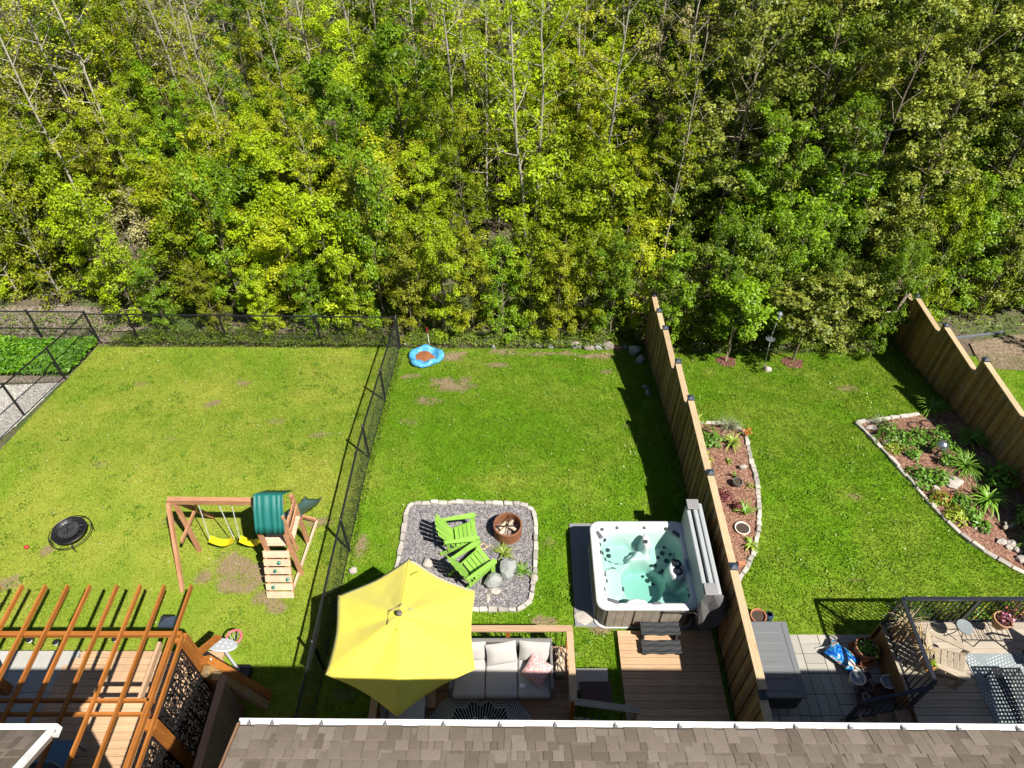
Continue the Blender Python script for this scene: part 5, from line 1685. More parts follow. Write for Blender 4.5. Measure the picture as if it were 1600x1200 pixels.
# wide bed
for k, (x, y, r, h, n, mt, lb) in enumerate((
        (10.12, 12.45, .44, .36, 420, L_MOUND, 'large bushy green plant at the top corner of the wide bed'), (10.72, 12.3, .38, .32, 340, L_MOUND, 'bushy green plant second along the top of the wide bed'), (11.26, 12.28, .42, .36, 400, L_MOUND, 'bushy green plant third along the top of the wide bed'),
        (10.38, 11.72, .2, .2, 120, L_MOUND, 'small leafy plant left of the silver globe'), (10.28, 10.92, .36, .26, 320, L_MOUND, 'low leafy mound next to the long edging'), (10.66, 10.85, .26, .34, 220, L_MOUND, 'upright leafy plant between the mound and the white rock'),
        (10.40, 10.25, .26, .24, 230, L_MOUND_Y, 'yellow green and orange plant beside the edging'), (10.88, 10.16, .27, .26, 230, L_MOUND, 'dark green leafy plant beside the lower day lily'), (10.58, 9.76, .25, .22, 240, L_MOUND_Y, 'round bright green plant beside the edging'), (10.98, 9.72, .24, .22, 200, L_MOUND, 'small green plant right of the round bright one'), (11.12, 9.46, .16, .2, 110, L_MOUND, 'leggy little plant near the white pebble'),
        (10.0, 12.0, .26, .12, 150, L_MOUND_Y, 'low yellow green ground plant next to the pale stone'), (11.05, 11.45, .14, .34, 110, L_MOUND, 'stalky plant under the silver globe'))):
    mound_plant('leafy_plant', lb, G(x, y), r, h, n, .085, mt, 60 + k, flowers=(40, F_RED, .035) if k == 6 else None)
strap_plant('day_lily', 'big spiky day lily clump in the sun of the wide bed', G(11.5, 11.3), 120, .70, .016, L_STRAP, 41)
strap_plant('day_lily', 'broad leaved lily clump lower in the wide bed', G(11.55, 10.2), 64, .62, .026, L_STRAP, 42)
strap_plant('day_lily', 'shaded spiky clump against the right fence', G(12.15, 12.3), 70, .7, .02, L_STRAP, 43)
strap_plant('day_lily', 'spiky clump at the top of the wide bed half in shade', G(11.85, 13.7), 60, .6, .02, L_STRAP, 44)
strap_plant('ornamental_grass', 'hazy grass at the top corner of the wide bed', G(10.1, 13.0), 90, .45, .006, L_SILVER, 45, .9)
mound_plant('leafy_plant', 'large shaded leafy plant low against the right fence', G(12.1, 10.8), .4, .5, 300, .13, L_MOUND, 46)
mound_plant('leafy_plant', 'shaded bush at the right fence in the lower bed', G(12.2, 9.6), .35, .5, 260, .1, L_MOUND, 47)
strap_plant('day_lily', 'shaded clump at the frame edge by the right fence', G(12.0, 8.9), 40, .5, .02, L_STRAP, 48)
SILVER = plain('mosaic_silver', (.55, .58, .62), .18, .5, 38, metal=.9)
t = thing('gazing_globe', 'silver mosaic gazing globe on a stand in the wide bed', 'garden ornament', G(11.02, 11.82))
gx_, gy_, gz_ = 11.04, 11.78, gz(11.78)
m = MB(); m.blob((gx_, gy_, gz_ + .38), (.155, .155, .155), 0, 0, 3); m.build('globe', SILVER, t, smooth=False)
m = MB(); m.lathe([(.07, .03), (.03, .08), (.025, .2), (.06, .25)], 12, (gx_, gy_, gz_)); m.build('stand', BLACK_METAL, t)
for (x, y, d, sd, lb) in ((10.95, 10.75, (.24, .16, .12), 1, 'large white rock in the wide bed'), (10.46, 10.6, (.11, .08, .08), 2, 'small pale rock beside the edging of the wide bed'), (9.92, 12.2, (.12, .09, .07), 3, 'pale yellow stone near the top corner of the wide bed'), (9.80, 12.85, (.14, .1, .07), 4, 'reddish stone at the tip of the wide bed'),
                          (11.36, 9.08, (.12, .09, .07), 5, 'pale stone of the little pile low in the wide bed'), (11.56, 9.0, (.13, .1, .08), 6, 'second pale stone of the little pile'), (11.62, 8.85, (.1, .1, .07), 7, 'lower stone of the little pile'), (11.45, 8.92, (.08, .07, .05), 8, 'smallest stone of the little pile'), (11.62, 8.60, (.15, .1, .08), 9, 'mossy stone at the lower end of the wide bed'), (10.93, 9.45, (.04, .04, .03), 10, 'tiny white pebble in the wide bed')):
    m = MB(); m.blob(G(x, y, d[2] * .5 + .03), d, sd + 40, .3, 2, flat=d[2] * .8); tag(m.build('garden_rock', PALE_ROCK), lb, 'rock')
for (x, y, lb) in ((11.05, 12.98, 'left wire plant ring lying in the wide bed'), (11.44, 13.06, 'right wire plant ring lying in the wide bed')):
    m = MB(); m.tube([(x + .17 * math.cos(q), y + .13 * math.sin(q), gz(y) + .06 + .0) for q in np.linspace(0, 2 * PI, 25)], .012, 6); tag(m.build('plant_ring', BLACK_METAL, smooth=True), lb, 'plant support')
m = MB(); m.tube([(11.55, 9.42, .10), (11.72, 9.44, .14), (11.95, 9.55, .16)], [.05, .045, .02], 7); m.tube([(11.6, 9.43, .12), (11.58, 9.5, .22)], .03, 6); tag(m.build('driftwood', BARK_PALE), 'short pale branch lying in the wide bed', 'branch')

# sapling stake, feeder
t = thing('bird_feeder_pole', 'thin white pole with small dish feeder at the back of the right lawn', 'bird feeder', (7.8, 15.9, gz(15.9)))
PW = plain('white_painted_pole', (.45, .45, .45), .5)
m = MB(); m.tube([(7.80, 15.9, -.95), (7.70, 15.92, .35), (7.72, 15.9, 1.28)], .014, 8); m.build('pole', PW, t)
m = MB(); m.lathe([(.001, .0), (.12, .0), (.14, .03), (.13, .035), (.11, .015)], 18, (7.69, 15.9, .28)); m.build('dish', plain('grey_dish', (.10, .105, .11), .6), t)
m = MB(); m.lathe([(.001, .12), (.08, .05), (.07, .0), (.07, -.14), (.001, -.15)], 12, (7.72, 15.9, 1.22)); m.build('seed_tube', plain('feeder_plastic', (.2, .22, .25), .4), t)
m = MB(); m.blob((7.87, 15.78, -.84), (.13, .1, .1), 51, .3, 2); m.build('base_stone', PALE_ROCK, t)
m = MB(); m.tube([(5.98 + .2 * math.cos(q), 16.95, gz(16.95) + .14 + .17 * math.sin(q)) for q in np.linspace(.2, PI + .9, 18)], .028, 7); tag(m.build('old_hoop', plain('grey_rubber', (.16, .15, .14), .8)), 'weathered grey hoop at the shrub edge of the right lawn', 'hoop')
t = thing('leaning_plank', 'weathered plank leaning over the far end of the right fence', 'plank', (12.15, 17.55, gz(17.5)))
m = MB(); m.beam((12.10, 17.52, -1.1), (12.34, 17.62, 1.30), .10, .04, up=(0, 1, 0)); m.build('board', W_GREY, t)
m = MB(); m.beam((11.85, 17.5, .02), (12.16, 17.5, .04), .03, .03); m.build('cleat', W_GREY, t)
STRIP = plain('grey_landscape_timber', (.11, .12, .13), .9, .2, 8)
m = MB(); m.beam((13.3, 17.35, -1.16), (16.4, 17.95, -1.21), .10, .08); tag(m.build('landscape_timber', STRIP), 'grey timber edging behind the right fence', 'edging')

# ================================================================== pavers, storage box, clutter
PAVER = plain('grey_tan_paver', (.34, .32, .28), .9, .15, 9, bump=.3, rnd=.14)
t = thing('paver_patio', 'grey tan rectangular paver patio between storage box and raised deck', 'paving', (6.5, 5.0, 0))
r_ = random.Random(8)
y = 6.83; row = 0
while y > 2.6:
    x = 5.58 if y > 5.8 else 4.76
    while x < 7.36:
        if r_.random() < .5:
            for q in range(2):
                m = MB(); m.box((x + .10 + q * .205, y - .205, .012), (.197, .40, .05)); m.build('paver', PAVER, t, bevel=.006)
        else:
            for q in range(2):
                m = MB(); m.box((x + .2025, y - .1 - q * .205, .012), (.40, .197, .05)); m.build('paver', PAVER, t, bevel=.006)
        x += .412
    y -= .412; row += 1
BOXG = plain('grey_resin', (.135, .142, .15), .55, .10, 5, bump=.15)
BOXD = plain('dark_grey_resin', (.055, .06, .068), .6, .15, 5)
t = thing('storage_box', 'grey resin deck storage box with ridged lid beside the fence', 'storage box', (5.17, 6.05, 0))
m = MB(); m.box((5.17, 6.05, .30), (.74, 1.46, .58)); m.build('body', BOXD, t, bevel=.02)
m = MB(); m.box((5.17, 6.05, .625), (.82, 1.54, .07)); lid = m.build('lid', BOXG, t, bevel=.025, seg=3)
for k in range(6):
    m = MB(); m.box((5.10, 5.46 + k * .23, .667), (.56, .10, .016)); m.build('lid_ridge', BOXG, lid, bevel=.006)
m = MB(); m.box((5.49, 6.05, .664), (.06, 1.44, .012)); m.build('lid_lip', BOXG, lid, bevel=.004)
for k in range(5):
    m = MB(); m.box((5.545, 5.47 + k * .29, .30), (.012, .24, .48)); m.build('side_panel', BOXD, t)
pot('plant_pot', 'terracotta pot with dark soil standing behind the storage box', (5.20, 7.14, .0), .16, .26, TERRA)
m = MB(); m.lathe([(.07, 0), (.09, .02), (.09, .16), (.05, .2)], 14, (5.47, 7.2, 0)); tag(m.build('watering_can', plain('navy_plastic', (.02, .04, .09), .4)), 'small dark blue can beside the terracotta pot', 'can')
t = pot('plant_pot', 'large terracotta pot with leafy plant on the paver patio', (7.17, 6.38, .06), .22, .36, TERRA, saucer=TERRA)
mound_plant('potted_plant', 'green plant growing in the large terracotta pot', (7.19, 6.38, .34), .19, .16, 150, .09, L_MOUND, 80, flowers=(20, F_PINK, .03))
pot('plant_pot', 'white round pot with bluish water on the pavers', (6.83, 5.82, .037), .145, .26, WHITEPOT, soil=plain('murky_water', (.18, .24, .27), .15))
pot('plant_pot', 'white rimmed pot beside the stairs of the raised deck', (7.40, 5.74, .037), .135, .26, WHITEPOT, soil=plain('white_pot_inside', (.28, .33, .38), .5))
pot('plant_pot', 'wide dark pot holding a small round cup', (6.90, 5.46, .037), .185, .20, DARKPOT)
pot('plant_pot', 'small white ringed cup inside the wide dark pot', (6.86, 5.46, .19), .065, .10, plain('cup_white', (.55, .52, .48), .5))
pot('plant_pot', 'dark red empty pot next to the white rimmed pot', (7.22, 5.56, .037), .16, .24, plain('oxblood_pot', (.12, .03, .025), .5))
pot('plant_pot', 'small brown pot between the white pots', (6.98, 5.66, .037), .10, .22, plain('brown_pot', (.22, .10, .07), .6))
pot('plant_pot', 'little purple pot behind the white round pot', (7.07, 5.90, .037), .075, .18, plain('plum_pot', (.16, .05, .09), .5))


def bag_mat():
    m, nt, b = new_mat('printed_soil_bag')
    tc = nt.nodes.new('ShaderNodeTexCoord')
    n = noise_out(nt, tc.outputs['Object'], 5.5, 3, .6, 1.0)
    c = ramp(nt, n, ((.30, (.005, .02, .20)), (.42, (.01, .10, .45)), (.5, (.02, .30, .50)), (.57, (.55, .60, .62)), (.62, (.30, .04, .03)), (.70, (.35, .30, .15))))
    nt.links.new(c, b.inputs['Base Color']); b.inputs['Roughness'].default_value = .3
    return m


o = pillow('soil_bag', (6.72, 6.30, .17), (.62, .40, .24), (0, .12, -.75), bag_mat(), None)
tag(o, 'crumpled blue printed soil bag lying on the pavers', 'bag')
m = MB(); m.tube([(6.28, 6.52, .06), (6.45, 6.52, .10), (6.56, 6.48, .16)], [.01, .022, .03], 7); tag(m.build('garden_trowel', plain('pale_grey_metal', (.5, .5, .48), .4)), 'pale pointed trowel beside the blue bag', 'tool')

# ================================================================== raised deck on the right
RDZ = .70
plank_deck('raised greyed plank deck with black railing at the lower right', 7.46, 12.45, 2.4, 6.78, RDZ, W_DECKGREY, seed=11, fascia=W_FENCE)
t = thing('metal_railing', 'black metal deck railing around the raised deck at lower right', 'railing', (9.5, 6.76, RDZ))
TZ2 = 1.72
for (a, b) in (((7.50, 6.74), (12.4, 6.74)), ((7.50, 6.74), (7.47, 5.16))):
    m = MB(); m.beam((a[0], a[1], TZ2), (b[0], b[1], TZ2), .065, .045); m.build('top_rail', RAIL_METAL, t)
    m = MB(); m.beam((a[0], a[1], RDZ + .10), (b[0], b[1], RDZ + .10), .03, .03); m.build('bottom_rail', RAIL_METAL, t)
    L = math.hypot(b[0] - a[0], b[1] - a[1]); n_ = int(L / .105)
    for k in range(1, n_):
        x = a[0] + (b[0] - a[0]) * k / n_; y = a[1] + (b[1] - a[1]) * k / n_
        m = MB(); m.box((x, y, (RDZ + TZ2) / 2 + .04), (.018, .018, TZ2 - RDZ - .1)); m.build('baluster', RAIL_METAL, t)
for (x, y) in ((7.50, 6.74), (9.0, 6.74), (10.6, 6.74), (7.47, 5.16)):
    m = MB(); m.box((x, y, (RDZ + TZ2) / 2), (.06, .06, TZ2 - RDZ)); m.build('post', RAIL_METAL, t)
t = thing('metal_stairs', 'dark stair with black handrail down from the raised deck to the pavers', 'stairs', (6.9, 4.6, 0))
for k in range(4):
    m = MB(); m.box((7.30 - k * .28, 4.55, .56 - k * .15), (.29, 1.1, .04)); m.build('tread', W_DECKDARK, t)
for yy in (5.10,):
    m = MB(); m.beam((7.46, yy, 1.62), (6.42, yy - .02, .98), .06, .045); m.build('handrail', RAIL_METAL, t)
    m = MB(); m.beam((7.46, yy, .74), (6.42, yy - .02, .12), .03, .03); m.build('bottom_rail', RAIL_METAL, t)
    m = MB(); m.box((6.42, yy - .02, .5), (.06, .06, 1.0)); m.build('post', RAIL_METAL, t)
    for k in range(1, 9):
        x = 7.46 - k * .115; m = MB(); m.box((x, yy - .01, 1.19 - k * .0705), (.018, .018, .86)); m.build('baluster', RAIL_METAL, t)

adirondack('weathered grey wooden adirondack chair on the raised deck behind the black railing', (8.22, 5.84, RDZ), math.radians(-27), W_GREY)
TERRA_LONG = plain('orange_clay_trough', (.45, .19, .06), .8, .2, 6)
t = thing('rail_planter', 'long orange planter of dry stems hanging inside the railing', 'planter', (7.68, 5.9, 1.3))
m = MB(); m.box((7.66, 5.90, 1.42), (.17, .82, .17)); m.build('trough', TERRA_LONG, t, bevel=.02)
m = MB(); m.box((7.66, 5.90, 1.512), (.14, .78, .012)); m.build('soil', SOIL, t)
strap_plant('dry_plant', 'dry straw stems at the far end of the hanging planter', (7.68, 6.15, 1.51), 34, .26, .007, L_STRAW, 91)
strap_plant('dry_plant', 'tan dry tuft at the near end of the hanging planter', (7.66, 5.80, 1.51), 40, .26, .009, L_STRAW, 92)
mound_plant('potted_plant', 'green sprig at the near tip of the hanging planter', (7.68, 5.56, 1.51), .08, .08, 40, .05, L_MOUND_Y, 93)
t = thing('corner_planter', 'box of pale stems tied at the railing corner', 'planter', (7.7, 6.55, RDZ))
m = MB(); m.box((7.72, 6.50, RDZ + .20), (.26, .26, .38)); m.build('box', W_CEDAR, t, bevel=.01)
strap_plant('dry_plant', 'tall pale bare stems in the railing corner planter', (7.74, 6.52, RDZ + .38), 46, .6, .006, L_STRAW, 94, .9)
strap_plant('dry_plant', 'tall pale grass seen through the railing near its corner', (8.35, 6.95, 0.02), 50, .6, .007, L_SILVER, 95, .9)
for k, (x, y, lb) in enumerate(((8.5, 7.12, 'leafy green plant at the railing corner on the lawn side'), (9.2, 7.05, 'green plant with yellow flowers below the railing'), (9.75, 7.05, 'yellow flecked plant behind the glass table outside the railing'), (10.6, 7.1, 'rusty red plant outside the railing at the frame edge'))):
    mound_plant('border_plant', lb, (x, y, .02), .32, .45, 260, .09, (L_MOUND, L_MOUND_Y, L_MOUND, L_PURPLE)[k], 96 + k, flowers=(40, F_RED if k == 3 else leafy('yellow_petal%d' % k, (.5, .35, .02), (.75, .6, .1)), .045) if k else None)
t = thing('side_table', 'round frosted glass top table with curled black wire legs', 'table', (8.84, 6.46, RDZ))
m = MB(); m.lathe([(.001, .0), (.15, .0), (.155, .006), (.15, .012), (.001, .012)], 24, (8.84, 6.46, 1.14)); m.build('glass_top', plain('frosted_glass', (.20, .225, .235), .4), t)
m = MB(); m.tube([(8.84 + .15 * math.cos(q), 6.46 + .15 * math.sin(q), 1.135) for q in np.linspace(0, 2 * PI, 21)], .009, 5); m.build('rim', BLACK_METAL, t)
for k in range(3):
    q = k * 2 * PI / 3 + .4; m = MB(); m.tube([(8.84 + rr * math.cos(q + tw), 6.46 + rr * math.sin(q + tw), z) for rr, tw, z in ((.14, 0, 1.13), (.05, .3, .98), (.09, .5, .85), (.20, .55, .71))], .009, 6); m.build('leg', BLACK_METAL, t)
t = thing('wire_table', 'low black wire table holding the clay pot', 'table', (9.45, 6.45, RDZ))
m = MB()
for k in range(7): m.tube([(9.12 + k * .10, 6.24, 1.0), (9.12 + k * .10, 6.68, 1.0)], .007, 5)
for k in range(2): m.tube([(9.10, 6.24 + k * .44, 1.0), (9.74, 6.24 + k * .44, 1.0)], .010, 5)
m.build('wire_top', BLACK_METAL, t)
for (x, y) in ((9.12, 6.26), (9.72, 6.26), (9.12, 6.66), (9.72, 6.66)):
    m = MB(); m.tube([(x, y, 1.0), (x, y, RDZ)], .011, 6); m.build('leg', BLACK_METAL, t)
pot('plant_pot', 'wide tan clay pot of brown stems on the wire table', (9.60, 6.56, 1.008), .165, .24, plain('tan_clay', (.44, .25, .13), .85, .15))
mound_plant('potted_plant', 'reddish stems and pink flower growing from the tan clay pot', (9.62, 6.56, 1.20), .14, .12, 90, .06, L_PURPLE, 99, flowers=(10, F_PINK, .06))


def rug2_mat(name, ca, cb, sc):
    m, nt, b = new_mat(name)
    tc = nt.nodes.new('ShaderNodeTexCoord')
    mp = nd(nt, 'ShaderNodeMapping'); mp.inputs['Rotation'].default_value = (0, 0, PI / 4); nt.links.new(tc.outputs['Object'], mp.inputs['Vector'])
    ck = nd(nt, 'ShaderNodeTexBrick', Scale=sc); ck.offset = .5; ck.inputs['Mortar Size'].default_value = .16; ck.inputs['Brick Width'].default_value = .5; ck.inputs['Row Height'].default_value = .5
    ck.inputs['Color1'].default_value = c4(ca); ck.inputs['Color2'].default_value = c4(ca); ck.inputs['Mortar'].default_value = c4(cb)
    nt.links.new(mp.outputs[0], ck.inputs['Vector'])
    n = noise_out(nt, tc.outputs['Object'], 3.0, 3, .5)
    c = mixc(nt, ramp(nt, n, ((.45, (0, 0, 0)), (.62, (1, 1, 1)))), ck.outputs[0], cb)
    nt.links.new(c, b.inputs['Base Color']); b.inputs['Roughness'].default_value = .95
    return m


m = MB(); m.box((10.1, 4.75, RDZ + .008), (2.5, 2.72, .012)); tag(m.build('outdoor_rug', rug2_mat('grey_white_woven', (.60, .60, .56), (.20, .235, .25), 8)), 'grey and white patterned outdoor rug on the raised deck', 'rug')
t = thing('mesh_ottoman', 'black perforated metal table top on the patterned rug', 'table', (9.3, 5.1, RDZ))
m = MB()
for k in range(9): m.box((9.05 + k * .065, 5.05, RDZ + .33), (.028, 1.30, .012))
for k in range(19): m.box((9.31, 4.42 + k * .07, RDZ + .33), (.55, .03, .0125))
m.build('perforated_top', BLACK_METAL, t)
for (x, y) in ((9.06, 4.45), (9.56, 4.45), (9.06, 5.66), (9.56, 5.66)):
    m = MB(); m.tube([(x, y, RDZ + .014), (x, y, RDZ + .32)], .016, 8); m.build('leg', BLACK_METAL, t)
t = thing('metal_chair', 'black metal chair arm at the right frame edge on the raised deck', 'chair', (10.05, 5.9, RDZ))
m = MB(); m.tube([(9.80, 6.20, 1.30), (9.95, 6.22, 1.32), (10.25, 6.15, 1.32)], .022, 8); m.build('armrest', BLACK_METAL, t)
m = MB(); m.tube([(9.82, 6.18, 1.29), (9.95, 6.0, 1.1), (9.92, 5.85, RDZ)], .02, 8); m.build('leg', BLACK_METAL, t)
m = MB(); m.box((10.25, 5.95, 1.12), (.5, .5, .03)); m.build('seat', BLACK_METAL, t)
m = MB(); m.box((10.5, 5.95, 1.4), (.03, .5, .55)); m.build('backrest', BLACK_METAL, t)
for (x, y) in ((10.45, 5.75), (10.45, 6.15), (10.05, 6.15)):
    m = MB(); m.tube([(x, y, RDZ), (x, y, 1.11)], .018, 8); m.build('leg', BLACK_METAL, t)

# ================================================================== far left green bed
def ground_cover(name, label, poly, n, h, w, mat, seed):
    r = np.random.RandomState(seed)
    xs = [p[0] for p in poly]; ys = [p[1] for p in poly]
    x = r.uniform(min(xs), max(xs), n * 2); y = r.uniform(min(ys), max(ys), n * 2)
    k = inside(poly, x, y); x = x[k][:n]; y = y[k][:n]; n = len(x)
    cl = fbm(x * 2.2, y * 2.2, seed, 3)
    P = np.stack([x, y, gza(y) + h * (.25 + .9 * cl) * r.uniform(.5, 1.0, n)], 1)
    N = np.stack([r.normal(0, .6, n), r.normal(0, .6, n), np.ones(n)], 1)
    V, F = leaf_quads(P, N, w * r.uniform(.6, 1.4, n), r, .4)
    o = np_mesh(name, V, F, mat, {'tone': ('FACE', np.clip(cl + r.normal(0, .22, n), 0, 1))})
    return tag(o, label, 'plants', kind='stuff')


L_LUSH = leafy('lush_ground_cover', (0.05, 0.16, 0.006), (0.17, 0.36, 0.014), .3, .5)
ground_cover('ground_cover', 'lush green ground cover beyond the left chain link fence', [(-22, 15.45), (-13.48, 15.5), (-13.4, 17.2), (-13.6, 17.42), (-22, 17.42)], 16000, .30, .13, L_LUSH, 3)

# ================================================================== the wood
LEAF = {
    'lime': leafy('leaf_lime', (0.170, 0.255, 0.003), (0.390, 0.500, 0.010), .36, .5, rnd=.34),
    'yellow': leafy('leaf_yellow_green', (0.205, 0.252, 0.004), (0.435, 0.480, 0.014), .36, .5, rnd=.34),
    'mid': leafy('leaf_mid_green', (0.090, 0.185, 0.004), (0.245, 0.390, 0.012), .34, .45, rnd=.34),
    'deep': leafy('leaf_deep_green', (0.070, 0.125, 0.005), (0.250, 0.335, 0.018), .30, .5, .35, rnd=.3),
    'glossy': leafy('leaf_glossy_poplar', (0.090, 0.135, 0.006), (0.400, 0.445, 0.060), .28, .45, .4, rnd=.3),
    'olive': leafy('leaf_olive', (0.170, 0.200, 0.006), (0.380, 0.405, 0.020), .32, .55, rnd=.34),
    'cream': leafy('leaf_cream_blossom', (0.190, 0.190, 0.045), (0.420, 0.370, 0.180), .25, .6, rnd=.15),
}


def gen_tree(seed, H, R, base, nb, nleaf, lsize, lean=0.0, r0=.07, clump=.30, shape='round', droop=0.0, bare=.25):
    """a trunk with limbs and twigs, and leaves in clumps round the twig ends; returns wood mesh data and leaf arrays"""
    r = np.random.RandomState(seed)
    mb = MB()
    n = 9
    wob = np.cumsum(r.normal(0, .035 * H / 8, (n + 1, 2)), 0); la = r.uniform(0, 2 * PI)
    tr = []
    for k in range(n + 1):
        f = k / n
        tr.append(Vector((wob[k, 0] + lean * H * f * math.cos(la), wob[k, 1] + lean * H * f * math.sin(la), -.25 + (H + .25) * f)))
    rad = [max(.008, r0 * (1 - f) ** .75 + .004) for f in np.linspace(0, 1, n + 1)]
    mb.tube(tr, rad, 7)

    def at(f):
        q = f * n; i = min(n - 1, int(q)); return tr[i].lerp(tr[i + 1], q - i), rad[i] * .8
    tips = []
    for b in range(nb):
        f = base + (0.98 - base) * ((b + r.rand() * .8) / nb)
        p, pr = at(f)
        u = (f - base) / (1 - base)
        prof = {'round': math.sin(PI * min(1, .18 + .82 * u)) ** .7, 'cone': 1 - .75 * u, 'column': .75 + .25 * math.sin(PI * u), 'vase': .35 + .65 * u}[shape]
        L = R * max(.22, prof) * r.uniform(.7, 1.15)
        a = b * 2.399 + r.uniform(-.5, .5); el = r.uniform(.15, .75) + .35 * u - droop
        d = Vector((math.cos(a) * math.cos(el), math.sin(a) * math.cos(el), math.sin(el)))
        q1 = p + d * L * .5 + Vector((0, 0, .04 * L)); q2 = p + d * L + Vector((r.normal(0, .06 * L), r.normal(0, .06 * L), .10 * L - droop * .3 * L))
        rb = max(.006, min(pr * .55, .010 + .012 * L))
        mb.tube([p, q1, q2], [rb, rb * .65, .004], 5, cap=False)
        for s in range(4):
            g = r.uniform(.3, 1.0); o = (p.lerp(q1, g * 2) if g < .5 else q1.lerp(q2, g * 2 - 1))
            aa = r.uniform(0, 2 * PI); dd = (d * .6 + Vector((math.cos(aa), math.sin(aa), r.uniform(-.2, .7))) * .8).normalized()
            e = o + dd * L * r.uniform(.25, .5)
            mb.tube([o, e], [rb * .45, .003], 4, cap=False)
            tips.append(e); tips.append(o.lerp(e, .5))
        tips.append(q2); tips.append(q1.lerp(q2, .5))
    tips.append(tr[-1])
    T = np.array([tuple(t) for t in tips])
    if bare: T = T[r.rand(len(T)) > bare]
    if nleaf == 0: return mb, None
    w = r.uniform(.4, 1.6, len(T)); w /= w.sum()
    idx = r.choice(len(T), nleaf, p=w)
    sg = clump * (.6 + .8 * r.rand(len(T)))[idx][:, None]
    off = r.normal(0, 1, (nleaf, 3)); off /= np.linalg.norm(off, axis=1, keepdims=True) + 1e-9
    off *= (r.rand(nleaf) ** .45)[:, None]
    P = T[idx] + off * sg * np.array([1, 1, .75])
    P[:, 2] = np.maximum(P[:, 2], .05)
    ax = np.array([tuple(at(min(1, max(0, z / H)))[0]) for z in (0, H * .5, H)])
    cen = np.stack([np.interp(P[:, 2], [0, H * .5, H], ax[:, 0]), np.interp(P[:, 2], [0, H * .5, H], ax[:, 1]), P[:, 2] * .8], 1)
    out = (P - cen); out /= np.linalg.norm(out, axis=1, keepdims=True) + 1e-6
    N = off * .7 + out * .35 + np.array([0, 0, .75 - droop]) + r.normal(0, .42, (nleaf, 3))
    V, F = leaf_quads(P, N, lsize * r.uniform(.6, 1.35, nleaf), r, .62)
    tw = r.normal(.5, .24, len(T))[idx]
    tone = np.clip(tw + r.normal(0, .2, nleaf), 0, 1)
    return mb, (V, F, tone)


VAR = {}


def variant(key, mats, n, **kw):
    """one prototype per variant, kept as mesh data until it is placed"""
    L = []
    for k in range(n):
        a = dict(kw); sd = a.pop('seed') + k * 7
        mb, lv = gen_tree(sd, **a)
        me = bpy.data.meshes.new('trunk'); me.from_pydata(mb.v, [], mb.f); me.shade_smooth()
        me.materials.append(mats)
        lm = None
        if lv is not None:
            V, F, tone = lv
            o = np_mesh('crown', V, F, LEAF['lime'], {'tone': ('FACE', tone)})
            lm = o.data; bpy.data.objects.remove(o)
        L.append((me, lm))
    VAR[key] = L


variant('young', BARK, 4, seed=100, H=6.8, R=1.35, base=.12, nb=30, nleaf=12500, lsize=.075, r0=.045, clump=.20, shape='column', bare=.34)
variant('loose', BARK_TWIG, 3, seed=150, H=7.2, R=1.25, base=.15, nb=30, nleaf=6000, lsize=.068, r0=.04, clump=.2, shape='vase', bare=.4)
variant('maple', BARK, 3, seed=200, H=8.0, R=1.75, base=.12, nb=32, nleaf=13000, lsize=.099, r0=.065, clump=.25, bare=.3)
variant('poplar', BARK, 4, seed=300, H=9.2, R=1.9, base=.10, nb=34, nleaf=15500, lsize=.101, r0=.075, clump=.24, shape='column', droop=.15, bare=.34)
variant('tall', BARK_PALE, 4, seed=400, H=12.5, R=1.35, base=.30, nb=26, nleaf=2200, lsize=.10, r0=.056, clump=.25, shape='column', bare=.5, lean=.012)
variant('bare', BARK_TWIG, 3, seed=500, H=9.0, R=1.7, base=.25, nb=30, nleaf=500, lsize=.09, r0=.05, clump=.22, shape='vase', bare=.6)
variant('shrub', BARK, 5, seed=600, H=3.1, R=.95, base=.05, nb=26, nleaf=8200, lsize=.067, r0=.028, clump=.17, shape='column', bare=.25)
variant('twiggy', BARK_TWIG, 3, seed=700, H=3.6, R=1.5, base=.05, nb=26, nleaf=3600, lsize=.075, r0=.035, clump=.24, bare=.3, shape='vase')


variant('sapling', BARK, 2, seed=800, H=2.9, R=.95, base=.40, nb=20, nleaf=4200, lsize=.095, r0=.028, clump=.22, bare=.1)


def tree(key, k, x, y, mat, label, cat='tree', s=1.0, rz=0.0, group=None, name=None, z=None, sz=None):
    me, lm = VAR[key][k % len(VAR[key])]
    t = bpy.data.objects.new(name or {'young': 'young_tree', 'loose': 'open_tree', 'maple': 'maple_tree', 'poplar': 'poplar_tree', 'tall': 'slender_tree', 'bare': 'bare_tree', 'shrub': 'shrub', 'twiggy': 'twiggy_shrub', 'sapling': 'sapling'}[key], None)
    COL.objects.link(t)
    t.empty_display_size = .3
    t.location = (x, y, (gz(y) if z is None else z) - .02); t.rotation_euler = (0, 0, rz); t.scale = (s, s, s if sz is None else sz)
    tag(t, label, cat, group)
    o = bpy.data.objects.new('trunk', me); COL.objects.link(o); o.parent = t
    if lm is not None:
        c = bpy.data.objects.new('crown', lm); COL.objects.link(c); c.parent = t
        c.material_slots[0].link = 'OBJECT'; c.material_slots[0].material = LEAF[mat]
    return t


rt = random.Random(12)
# saplings on the right lawn
tree('sapling', 0, 6.74, 16.35, 'mid', 'sapling with thin trunk in the left red mulch ring', s=1.0, sz=1.0, name='sapling', rz=.4)
tree('sapling', 1, 8.82, 16.35, 'glossy', 'sapling with dense green crown in the right red mulch ring', s=1.2, sz=1.0, name='sapling', rz=2.0)
m = MB(); m.tube([(6.72, 16.30, -1.0), (6.70, 16.45, .35)], .022, 7); tag(m.build('tree_stake', W_LOG), 'pale stake tied to the left sapling', 'stake')

